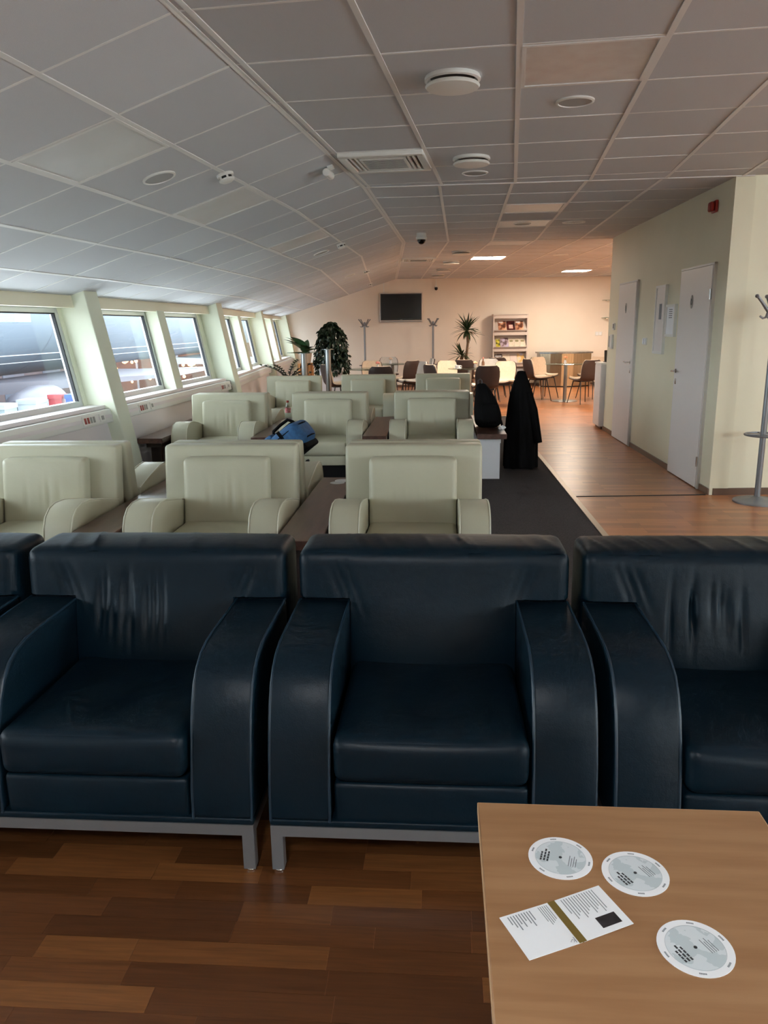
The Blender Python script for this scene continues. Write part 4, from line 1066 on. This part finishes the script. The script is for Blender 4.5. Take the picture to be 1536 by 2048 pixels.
obj('cup_handle', MB().tube([(.045, 0, .055), (.07, 0, .052), (.07, 0, .03), (.042, 0, .024)], .005, 8), PAPER, t)
t = thing('sauce_bottle', 'slim brown bottle on the middle cafe table', 'bottle', (1.86, 14.4, .732))
obj('bottle_body', MB().lathe([(.028, 0), (.028, .09), (.012, .13), (.012, .16)], seg=16), mat('brown_glass', srgb(120, 84, 60), .2), t)
obj('bottle_cap', MB().lathe([(.014, .158), (.014, .185), (.001, .187)], seg=14), mat('pink_cap', srgb(214, 140, 120), .5), t)
# two tall bar tables by the window wall
for lab, x, y, z in (('tall round glass standing table nearest the window', -1.29, 13.0, 1.09), ('tall round glass standing table in front of the ficus', -.935, 13.62, 1.135)):
    t = thing('standing_table', lab, 'table', (x, y, 0), 0, 'tall round standing tables')
    obj('glass_top', MB().lathe([(.276, z - .006), (.28, z), (.276, z + .006)], seg=36), TGLASS, t)
    obj('column', MB().lathe([(.05, .02), (.05, z - .02)], seg=20), STEEL, t); obj('top_plate', MB().lathe([(.1, z - .02), (.1, z - .006)], seg=20), STEEL, t)
    obj('base_disc', MB().lathe([(.24, 0), (.24, .012), (.05, .022)], seg=32), STEEL, t)

# ------------------------------------------------------------------ plants
def leaf_mesh(name, L, w, bend, m, fold=.25, n=7):
    vs = []; fs = []
    for k in range(n + 1):
        s = k / n; hw = w * (sin(pi * s ** .75) ** .8 if 0 < s < 1 else .02); x = L * s * (1 - .15 * bend * s); z = -bend * L * s * s * .6
        vs += [(x, -hw, z + fold * hw), (x, 0, z), (x, hw, z + fold * hw)]
    for k in range(n): fs += [(k * 3, k * 3 + 3, k * 3 + 4, k * 3 + 1), (k * 3 + 1, k * 3 + 4, k * 3 + 5, k * 3 + 2)]
    return MB().add(vs, fs).mesh(name, m, weld=False)
# yucca in a pot
rr = random.Random(21)
t = thing('potted_yucca', 'yucca palm with spiky green leaves in a pot by the magazine rack', 'plant', (1.97, 18.2, 0))
obj('pot', MB().lathe([(.16, 0), (.22, .42), (.225, .44), (.20, .44), (.19, .40), (.001, .40)], seg=28), mat('pot_brown', srgb(120, 92, 76), .5), t)
obj('soil', MB().lathe([(.195, .40), (.195, .41), (.001, .415)], seg=24), SOIL, t)
obj('trunk', MB().tube([(0, 0, .41), (-.01, 0, .8), (.02, 0, 1.1), (.0, 0, 1.36)], [.035, .03, .028, .026], 10), BARK, t)
obj('trunk', MB().tube([(-.08, .02, .41), (-.11, .02, .6), (-.12, .02, .78)], [.028, .025, .022], 10), BARK, t)
ym = [leaf_mesh('leaf', .46, .026, b, LEAF, .4) for b in (.1, .35, .7)]
for (cx, cz, cnt, sc) in ((0, 1.34, 54, 1.), (-.12, .78, 34, .85)):
    for k in range(cnt):
        o = obj('leaf', ym[k % 3], None, t); az = k * 2.399; el = R(rr.uniform(-25, 80))
        o.location = (cx, .0, cz + .06 * k / cnt); o.rotation_euler = (0, -el, az); q = sc * rr.uniform(.75, 1.05); o.scale = (q, q, q)
# ficus in a tall white planter
t = thing('potted_ficus', 'bushy drooping ficus in a tall white planter', 'plant', (-.97, 15.15, 0))
obj('planter', MB().prism([(-.19, 0), (.19, 0), (.23, .74), (.205, .74), (.2, .70), (-.2, .70), (-.205, .74), (-.23, .74)], -.2, .2, 'y').bevelled(.008), TERRA, t)
obj('soil', MB().box(-.2, .2, -.19, .19, .69, .705), SOIL, t)
obj('stem', MB().tube([(0, 0, .7), (.02, 0, 1.0), (-.01, 0, 1.3), (.0, 0, 1.5)], [.02, .018, .014, .006], 8), BARK, t)
fb = MB(); rr = random.Random(5)
for k in range(1500):
    z = rr.uniform(.62, 1.60); zz = (z - .62) / .98
    rad = .8 * (.17 + .24 * sin(pi * min(1, max(0, 1.05 - zz)) * .62)) * (1 if zz < .85 else (1.0 - zz) / .15 * .8 + .2)
    a = rr.uniform(0, 2 * pi); r = rad * sqrt(rr.uniform(.25, 1)); c = Vector((r * cos(a), r * sin(a) * .8, z))
    L = rr.uniform(.07, .105); w = L * .3
    M = Matrix.Translation(c) @ Matrix.Rotation(a + rr.uniform(-.6, .6), 4, 'Z') @ Matrix.Rotation(R(rr.uniform(15, 85)), 4, 'Y') @ Matrix.Rotation(rr.uniform(-.8, .8), 4, 'X')
    fb.add([(0, 0, 0), (L * .35, -w, .006), (L * .7, -w * .8, .002), (L, 0, -.012), (L * .7, w * .8, .002), (L * .35, w, .006)], [(0, 1, 2, 3), (0, 3, 4, 5)], M)
for k in range(90):     # trailing lower twigs
    a = rr.uniform(-.5, 1.2); z = rr.uniform(.25, .7); r = rr.uniform(.2, .34)
    M = Matrix.Translation((r * cos(a), r * sin(a) - .1, z)) @ Matrix.Rotation(a, 4, 'Z') @ Matrix.Rotation(R(rr.uniform(40, 95)), 4, 'Y'); L = .085; w = .022
    fb.add([(0, 0, 0), (L * .35, -w, .006), (L, 0, -.012), (L * .35, w, .006)], [(0, 1, 2, 3)], M)
o = obj('foliage', fb, LEAF2, t, weld=False); o['kind'] = 'stuff'
# dumb cane on a bamboo stand
t = thing('dumb_cane', 'broad leaved green plant in a pot on the bamboo stand', 'plant', (-1.54, 15.8, .80))
obj('pot', MB().lathe([(.10, 0), (.14, .20), (.145, .21), (.125, .21), (.12, .18), (.001, .18)], seg=24), mat('pot_cream', srgb(206, 186, 164), .5), t)
obj('soil', MB().lathe([(.122, .18), (.122, .19), (.001, .192)], seg=20), SOIL, t)
lm = leaf_mesh('leaf', .40, .085, .55, LEAF3, .25, 9)
for k in range(13):
    o = obj('leaf', lm, None, t); o.location = (0, 0, .18 + .004 * k); q = 1.15 + .25 * sin(k * 1.7); o.scale = (q, q, q)
    o.rotation_euler = (0, -R(14 + (k * 37) % 58), k * 2.399 + .5)
t = thing('bamboo_stand', 'bamboo slat plant stand by the window wall', 'plant stand', (-1.54, 15.8, 0))
for k in range(13):
    a = k * 2 * pi / 13; obj('slat', MB().box(-.022, .022, -.006, .006, .01, .78, Matrix.Translation((.155 * cos(a), .155 * sin(a), 0)) @ Matrix.Rotation(a + pi / 2, 4, 'Z')), BAMBOO, t)
obj('shelf', MB().lathe([(.16, .78), (.16, .80)], seg=28), BAMBOO, t); obj('foot_ring', MB().lathe([(.15, 0), (.15, .02)], seg=28), BAMBOO, t)
# ZZ plant
t = thing('potted_zz_plant', 'dark arching plant with paired leaflets in front of the window sill', 'plant', (-1.62, 13.5, 0))
obj('pot', MB().lathe([(.13, 0), (.17, .5), (.175, .52), (.155, .52), (.15, .48), (.001, .48)], seg=24), mat('pot_grey', srgb(160, 150, 144), .5), t)
obj('soil', MB().lathe([(.152, .48), (.152, .49), (.001, .492)], seg=20), SOIL, t)
rr = random.Random(9); zl = leaf_mesh('leaflet', .085, .022, .2, LEAF2, .2, 4)
for k, (az, le, rise) in enumerate(((.2, .44, .44), (1.0, .3, .5), (2.4, .36, .36), (3.05, .46, .42), (3.9, .3, .42), (5.0, .42, .40), (5.7, .3, .30), (.7, .48, .26))):
    pts = [(le * s * s * cos(az), le * s * s * sin(az) * .5, .48 + rise * s * (1.25 - .35 * s * s)) for s in [q / 10 for q in range(11)]]
    st = obj('stalk', MB().tube(pts, [.012 - .0008 * q for q in range(11)], 6), LEAF2, t)
    for q in range(3, 11):
        for sd in (-1, 1):
            o = obj('leaflet', zl, None, st); o.location = pts[q]; o.rotation_euler = (0, -R(28), az + sd * 1.05)

# ------------------------------------------------------------------ wall screen
t = thing('wall_screen', 'black flat television with silver frame on the back wall', 'television', (.49, YB - .07, 1.94))
obj('frame', MB().box(-.53, .53, -.09, -.03, -.35, .35).bevelled(.012), mat('tv_silver', srgb(206, 198, 190), .4, .3), t)
obj('bezel', MB().box(-.505, .505, -.096, -.088, -.30, .33), BLACKP, t)
obj('screen', MB().box(-.485, .485, -.099, -.095, -.275, .31), SCREEN, t)
obj('speaker_bar', MB().box(-.5, .5, -.094, -.09, -.345, -.312), GREYPL, t)
obj('wall_mount', MB().box(-.15, .15, -.03, 0, -.15, .15), BLACKP, t)
obj('cable_duct', MB().box(-.43, -.41, -.012, 0, .35, .60), WHITEPL, t)
obj('logo', MB().box(-.03, .03, -.0995, -.0965, -.292, -.284), GREYPL, t)

# ------------------------------------------------------------------ magazine rack
RX0, RX1, RY = 2.74, 3.60, 19.40
rk = thing('magazine_rack', 'pale grey metal magazine rack with sloping shelves against the back wall', 'magazine rack', (RX0, RY, 0))
RW = RX1 - RX0; RACK = mat('rack_grey', srgb(206, 196, 188), .4, .1)
for x in (0, RW - .03): obj('side_post', MB().box(x, x + .03, .0, .26, 0, 1.75), RACK, rk)
obj('top_rail', MB().box(.03, RW - .03, 0, .26, 1.73, 1.75), RACK, rk)
obj('back_panel', MB().box(.03, RW - .03, .25, .26, .05, 1.73), mat('rack_back', srgb(222, 212, 204), .4), rk)
levels = (1.355, .955, .565, .20)
for z in levels:
    sh = MB().add([(.03, -.02, z), (RW - .03, -.02, z), (RW - .03, .20, z + .27), (.03, .20, z + .27), (.03, -.012, z - .012), (RW - .03, -.012, z - .012), (RW - .03, .208, z + .258), (.03, .208, z + .258)],
                  [(0, 1, 2, 3), (7, 6, 5, 4), (0, 4, 5, 1), (1, 5, 6, 2), (2, 6, 7, 3), (3, 7, 4, 0)])
    so = obj('shelf', sh, RACK, rk)
    obj('shelf_lip', MB().box(.03, RW - .03, -.045, -.02, z - .012, z + .014), mat('lip_grey', srgb(150, 138, 130), .4), so)
    obj('fascia', MB().box(.03, RW - .03, -.01, .0, z + .29, z + .365), RACK, rk)
def cover(name, c1, c2, c3, sc):
    m = bpy.data.materials.new(name); m.use_nodes = True; nt = m.node_tree; b = nt.nodes['Principled BSDF']; L = nt.links.new
    tc = nt.nodes.new('ShaderNodeTexCoord'); n = nt.nodes.new('ShaderNodeTexNoise'); n.inputs['Scale'].default_value = sc; n.inputs['Detail'].default_value = 2; L(tc.outputs['Object'], n.inputs[0])
    cr = nt.nodes.new('ShaderNodeValToRGB'); L(n.outputs[0], cr.inputs[0]); e = cr.color_ramp.elements
    e[0].position = .38; e[0].color = c1; e[1].position = .62; e[1].color = c3; q = cr.color_ramp.elements.new(.5); q.color = c2
    L(cr.outputs[0], b.inputs['Base Color']); b.inputs['Roughness'].default_value = .3; return m
def magazine(label, x, z, w, h, m, band=None):
    zz = levels[z]; t = thing('magazine', label, 'magazine', (RX0 + x, RY, zz))
    k = .27 / .22; L_ = sqrt(1 + k * k); dy, dz = h / L_, h * k / L_; oy, oz = -.006 * k / L_, .006 / L_
    p = lambda a, s, o: (a, -.02 + dy * s + oy * o, dz * s + oz * o)
    def quad(a0, a1, s0, s1, o0, o1): return MB().add([p(a0, s0, o0), p(a1, s0, o0), p(a1, s1, o0), p(a0, s1, o0), p(a0, s0, o1), p(a1, s0, o1), p(a1, s1, o1), p(a0, s1, o1)], [(3, 2, 1, 0), (4, 5, 6, 7), (0, 1, 5, 4), (1, 2, 6, 5), (2, 3, 7, 6), (3, 0, 4, 7)])
    obj('cover', quad(0, w, .01, 1, .2, 1.2), m, t)
    if band: obj('masthead', quad(w * band[0], w * band[1], band[2], band[3], 1.2, 1.3), band[4], t)
WHT = PAPER
cA = cover('cover_food', srgb(96, 60, 48), srgb(190, 130, 100), srgb(230, 190, 160), 9); cB = cover('cover_dark', srgb(40, 20, 24), srgb(96, 40, 40), srgb(60, 26, 30), 6)
cC = cover('cover_yellow', srgb(70, 80, 40), srgb(200, 190, 60), srgb(230, 220, 120), 14); cD = cover('cover_town', srgb(110, 90, 96), srgb(190, 170, 180), srgb(200, 190, 220), 10)
cE_ = cover('cover_pale', srgb(226, 214, 196), srgb(240, 228, 210), srgb(214, 206, 180), 14); cF = cover('cover_news', srgb(50, 42, 46), srgb(90, 80, 84), srgb(160, 150, 150), 12)
cG = cover('cover_beach', srgb(214, 170, 100), srgb(236, 214, 176), srgb(190, 190, 214), 7)
magazine('food magazine on the top rack shelf, left end', .13, 0, .20, .29, cA, (.08, .6, .82, .94, WHT))
magazine('dark red magazine in the middle of the top rack shelf', .34, 0, .20, .29, cB, (.25, .75, .2, .6, mat('pale_flower', srgb(226, 190, 180), .5)))
magazine('food magazine on the top rack shelf, right end', .55, 0, .20, .29, cA, (.08, .6, .82, .94, WHT))
magazine('narrow yellow flowered brochure on the second rack shelf', .08, 1, .10, .28, cC, (.1, .8, .85, .95, WHT))
magazine('lilac brochure with a building on the second rack shelf', .19, 1, .20, .29, cD)
for k, lab in enumerate(('first pale brochure on the second rack shelf', 'second pale brochure on the second rack shelf', 'last pale brochure on the second rack shelf')): magazine(lab, .40 + k * .138, 1, .13, .27, cE_, (.15, .8, .6, .8, mat('olive_print', srgb(150, 140, 100), .6)))
magazine('dark newspaper style magazine on the third rack shelf', .06, 2, .19, .28, cF, (.1, .9, .72, .86, WHT))
magazine('cream leaflet with orange print on the third rack shelf', .27, 2, .17, .27, cE_, (.1, .6, .1, .3, mat('orange_print', srgb(214, 150, 80), .6)))
magazine('plain pale folder on the third rack shelf', .45, 2, .15, .24, mat('pale_folder', srgb(226, 208, 200), .6))
magazine('sandy beach magazine on the third rack shelf', .62, 2, .17, .29, cG)
magazine('white leaflet with red stripe on the bottom rack shelf', .44, 3, .16, .28, PAPER, (0, 1, .88, 1, mat('red_stripe', srgb(190, 110, 100), .5)))
magazine('plain white leaflet at the right of the bottom rack shelf', .62, 3, .16, .28, PAPER)

# ------------------------------------------------------------------ metal counter
BRASS = mat('brushed_warm_metal', srgb(190, 172, 144), .25, 1., var=(20, srgb(168, 150, 122)), stretch=(6, 6, .1))
t = thing('metal_counter', 'low counter with shiny folded metal front behind the right cafe table', 'counter', (4.48, 19.2, 0))
pf = [(-.62, -.10), (-.40, -.22), (-.14, -.30), (.14, -.30), (.40, -.22), (.62, -.10)]
for k in range(5):
    a, b = pf[k], pf[k + 1]; obj('front_panel', MB().prism([a, b, (b[0], b[1] + .03), (a[0], a[1] + .03)], .03, .80, 'z'), BRASS, t)
obj('counter_top', MB().prism([(-.66, .35)] + [(x * 1.05, y - .04) for x, y in pf] + [(.66, .35)], .80, .835, 'z'), STEEL, t)
obj('side_panel', MB().box(-.62, -.59, -.08, .33, .0, .80), STEEL, t); obj('side_panel', MB().box(.59, .62, -.08, .33, 0, .80), STEEL, t)
obj('kick_plate', MB().prism([(x * .95, y + .04) for x, y in pf] + [(.55, .2), (-.55, .2)], 0, .03, 'z'), BLACKP, t)
# white cabinet at the corridor wall end
t = thing('white_cabinet', 'low white cabinet at the end of the corridor wall', 'cabinet', (3.12, 11.10, 0), R(-3.9))
obj('body', MB().box(0, .55, 0, .42, .04, .92), DOORW, t); obj('cabinet_top', MB().box(-.012, .56, -.012, .43, .92, .945).bevelled(.003, 1), WHITEPL, t)
obj('door', MB().box(-.008, 0, .01, .41, .05, .91), DOORW, t); obj('plinth', MB().box(.03, .52, .03, .4, 0, .04), BASE, t)
t = thing('card_terminal', 'dark upright device on the white cabinet', 'device', (3.24, 11.3, .945))
obj('stand', MB().box(-.035, .035, -.04, .04, 0, .012), BLACKP, t); obj('device_body', MB().box(-.03, .03, -.012, .012, .012, .17, Matrix.Rotation(R(-8), 4, 'X')).bevelled(.006), BLACKP, t)
# glass shelves and a switch on the far wall edge
t = thing('wall_outlet', 'white switch plate on the back wall near the corridor end', 'switch', (5.42, YB, 1.25))
obj('plate', MB().box(-.09, .09, -.012, 0, -.05, .05).bevelled(.004), WHITEPL, t); obj('rocker', MB().box(-.07, -.01, -.016, -.011, -.035, .035), PAPER, t); obj('rocker', MB().box(.01, .07, -.016, -.011, -.035, .035), PAPER, t)
for z, lab in ((2.05, 'upper thin glass wall shelf at the back wall edge'), (1.63, 'lower thin glass wall shelf at the back wall edge')):
    t = thing('glass_shelf', lab, 'shelf', (5.75, YB, z), 0, 'thin glass wall shelves')
    obj('shelf_board', MB().box(-.28, .5, -.2, 0, -.006, .006), TGLASS, t); obj('bracket', MB().box(-.2, -.17, -.15, 0, -.02, -.006), CHROME, t); obj('bracket', MB().box(.3, .33, -.15, 0, -.02, -.006), CHROME, t)

# ------------------------------------------------------------------ outside the windows
struct(obj('ground', MB().box(-11, -4.6, -60, 130, -4.3, -4.0), mat('bounce_concrete', srgb(180, 180, 178), .8, var=(.5, srgb(168, 168, 168)))))  # unseen near strip, kept pale to bounce daylight up onto the ceiling
struct(obj('road', MB().box(-150, -11, -60, 190, -4.3, -4.01), mat('dark_asphalt', srgb(52, 48, 51), .8, var=(.5, srgb(44, 41, 44)))))
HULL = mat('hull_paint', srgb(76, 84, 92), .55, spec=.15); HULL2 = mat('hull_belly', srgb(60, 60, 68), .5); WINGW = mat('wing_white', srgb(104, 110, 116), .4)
t = thing('airliner', 'large pale grey aircraft hull and wing seen through the windows', 'aircraft', (-13.8, 30, 0), R(-3))
HR, HZ = 2.7, 2.65
def hull_r(s): return HR * (1 if .1 < s < .85 else (sin(pi / 2 * max(s, .0) / .1) ** .5 if s <= .1 else cos(pi / 2 * (s - .85) / .15 * .9)))
path = []; rads = []
for q in range(61):
    s = q / 60; path.append((0, -22 + 66 * s, HZ)); rads.append(max(.05, hull_r(s)))
obj('fuselage', MB().tube(path, rads, 48), HULL, t, sharp=70)
for y in (-10, -6, -2.2, 2, 6.1, 10, 14, 18, 22, 26): obj('hull_seam', MB().lathe([(HR + .003, -.02), (HR + .008, 0), (HR + .003, .02)], seg=48, caps=False, M=Matrix.Translation((0, y, HZ)) @ Matrix.Rotation(pi / 2, 4, 'X')), HULL2, t)
for k, (z0, z1) in enumerate(((.72, .77), (.46, .52))):
    xx = sqrt(HR ** 2 - (HZ - z0) ** 2); obj('hull_stripe', MB().box(xx - .05, xx + .03, -15, 24, z0, z1), WINGW, t)
def wedge(y0, y1, ya, yb, x0, x1, z0, z1, th):
    return MB().add([(x0, y0, z0), (x0, y1, z0), (x1, yb, z1), (x1, ya, z1), (x0, y0, z0 + th), (x0, y1, z0 + th), (x1, yb, z1 + .08), (x1, ya, z1 + .08)], [(3, 2, 1, 0), (4, 5, 6, 7), (0, 1, 5, 4), (1, 2, 6, 5), (2, 3, 7, 6), (3, 0, 4, 7)])
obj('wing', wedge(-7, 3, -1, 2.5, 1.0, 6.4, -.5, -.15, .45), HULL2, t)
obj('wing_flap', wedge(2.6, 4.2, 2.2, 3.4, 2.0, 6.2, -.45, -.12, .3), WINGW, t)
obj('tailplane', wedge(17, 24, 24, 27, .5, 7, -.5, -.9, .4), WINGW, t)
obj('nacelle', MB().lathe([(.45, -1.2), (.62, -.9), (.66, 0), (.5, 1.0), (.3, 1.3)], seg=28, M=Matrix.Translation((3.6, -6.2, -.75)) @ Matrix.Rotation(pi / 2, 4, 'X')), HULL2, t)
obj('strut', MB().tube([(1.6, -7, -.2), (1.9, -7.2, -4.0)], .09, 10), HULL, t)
def kiosk(label, x, y, w, d, z1, col, rz=0, roof=None):
    t = thing('kiosk', label, 'kiosk', (x, y, -4), rz, 'coloured booths below the windows')
    obj('walls', MB().box(-w / 2, w / 2, -d / 2, d / 2, 0, z1 + 4), mat('kiosk_%s' % label.split()[0], col, .5), t)
    obj('roof', MB().box(-w / 2 - .02, w / 2 + .02, -d / 2 - .02, d / 2 + .02, z1 + 4, z1 + 4.12), roof or mat('kiosk_grey_roof', srgb(110, 116, 120), .5), t)
    obj('door', MB().box(-w * .4, w * .4, -d / 2 - .03, -d / 2, 0, 2.1), GREYPL, t)
KR = mat('kiosk_red_roof', srgb(112, 38, 42), .5); KB = mat('kiosk_blue_roof', srgb(26, 56, 112), .5)
kiosk('red booth with red roof seen low through the nearest window', -9.2, 22, .36, .4, -.36, srgb(112, 36, 40), 0, KR)
kiosk('blue booth next to the red one seen through the nearest window', -8.62, 22.0, .56, .4, -.36, srgb(24, 52, 108), 0, KB)
kiosk('white booth left of the red one seen through the nearest window', -9.62, 21.3, .5, .7, -.42, srgb(118, 126, 130), 0, None)
kiosk('pale booth at the far left of the nearest window', -10.1, 20.3, .7, .7, -.46, srgb(88, 100, 102), 0, None)
t = thing('hanging_sign_box', 'grey hanging box high outside the nearest window', 'box', (-6.75, 13.6, 1.95))
obj('box_body', MB().box(-.75, .62, -.3, .3, -.30, 1.2), mat('sign_grey', srgb(92, 104, 116), .5), t); obj('hanger', MB().box(-.05, .05, -.05, .05, 1.2, 3.2), GREYMET, t)
# long hall front far behind the aircraft
t = thing('hall_front', 'long brownish hall front behind the aircraft outside', 'building', (-24, 30, -4), R(-3))
BRK = mat('brick_hall', srgb(78, 64, 64), .8, var=(.7, srgb(62, 54, 57)))
obj('wall', MB().box(-.3, .3, -30, 75, 0, 4.6), BRK, t)
obj('parapet', MB().box(-.35, .4, -30, 75, 4.6, 4.85), mat('parapet_grey', srgb(110, 112, 118), .6), t)
for k in range(20): obj('bay_window', MB().box(.3, .34, -28 + k * 5, -25.5 + k * 5, 1.2, 3.6), mat('hall_window', srgb(70, 80, 92), .3), t)
t = thing('lamp_string', 'cluster of small warm lamps glowing outside the middle windows', 'lamps', (-16.5, 50, -4))
BULB = mat('warm_bulb', (1, .6, .3, 1), .4, emit=((1, .42, .12, 1), 5))
BULB.cycles.emission_sampling = 'NONE'
sph = MB().lathe([(.001, -.2), (.14, -.14), (.2, 0), (.14, .14), (.001, .2)], seg=10).mesh('bulb', BULB)
rr = random.Random(3)
obj('backing_wall', MB().box(-5, 8, 8.2, 8.6, 0, 4.5), mat('warm_shop_wall', srgb(96, 66, 54), .8, var=(1, srgb(72, 52, 46))), t)
for k in range(60):
    o = obj('bulb', sph, None, t); o.location = (rr.uniform(-4.8, 7.5), rr.uniform(4, 8), rr.uniform(1.4, 3.8)); q = rr.uniform(.4, 1.0); o.scale = (q, q, q)
for k in range(5): obj('mast', MB().box(-4.6 + k * 3, -4.45 + k * 3, 7.6, 7.75, 0, 3.8), GREYMET, t)
t = thing('lattice_gantry', 'white steel lattice gantry outside the third window', 'gantry', (-27, 112, -4))
lt = MB()
for x in range(-6, 8, 2):
    lt.tube([(x, 0, 3.7), (x + 2, 0, 5.4)], .07, 6).tube([(x + 2, 0, 3.7), (x, 0, 5.4)], .07, 6).tube([(x, 0, 3.7), (x, 0, 5.4)], .07, 6)
obj('lattice', lt, mat('gantry_white', srgb(170, 180, 178), .5), t); obj('lower_chord', MB().box(-6, 8, -.12, .12, 3.6, 3.75), GREYMET, t); obj('upper_chord', MB().box(-6, 8, -.12, .12, 5.35, 5.5), GREYMET, t)
for x in (-6, 7.8): obj('leg', MB().box(x - .15, x + .15, -.15, .15, 0, 3.6), GREYMET, t)
obj('round_sign', MB().lathe([(.6, -.05), (.6, .05)], seg=28, M=Matrix.Translation((6, -.2, 4.5)) @ Matrix.Rotation(pi / 2, 4, 'X')), GREYPL, t)
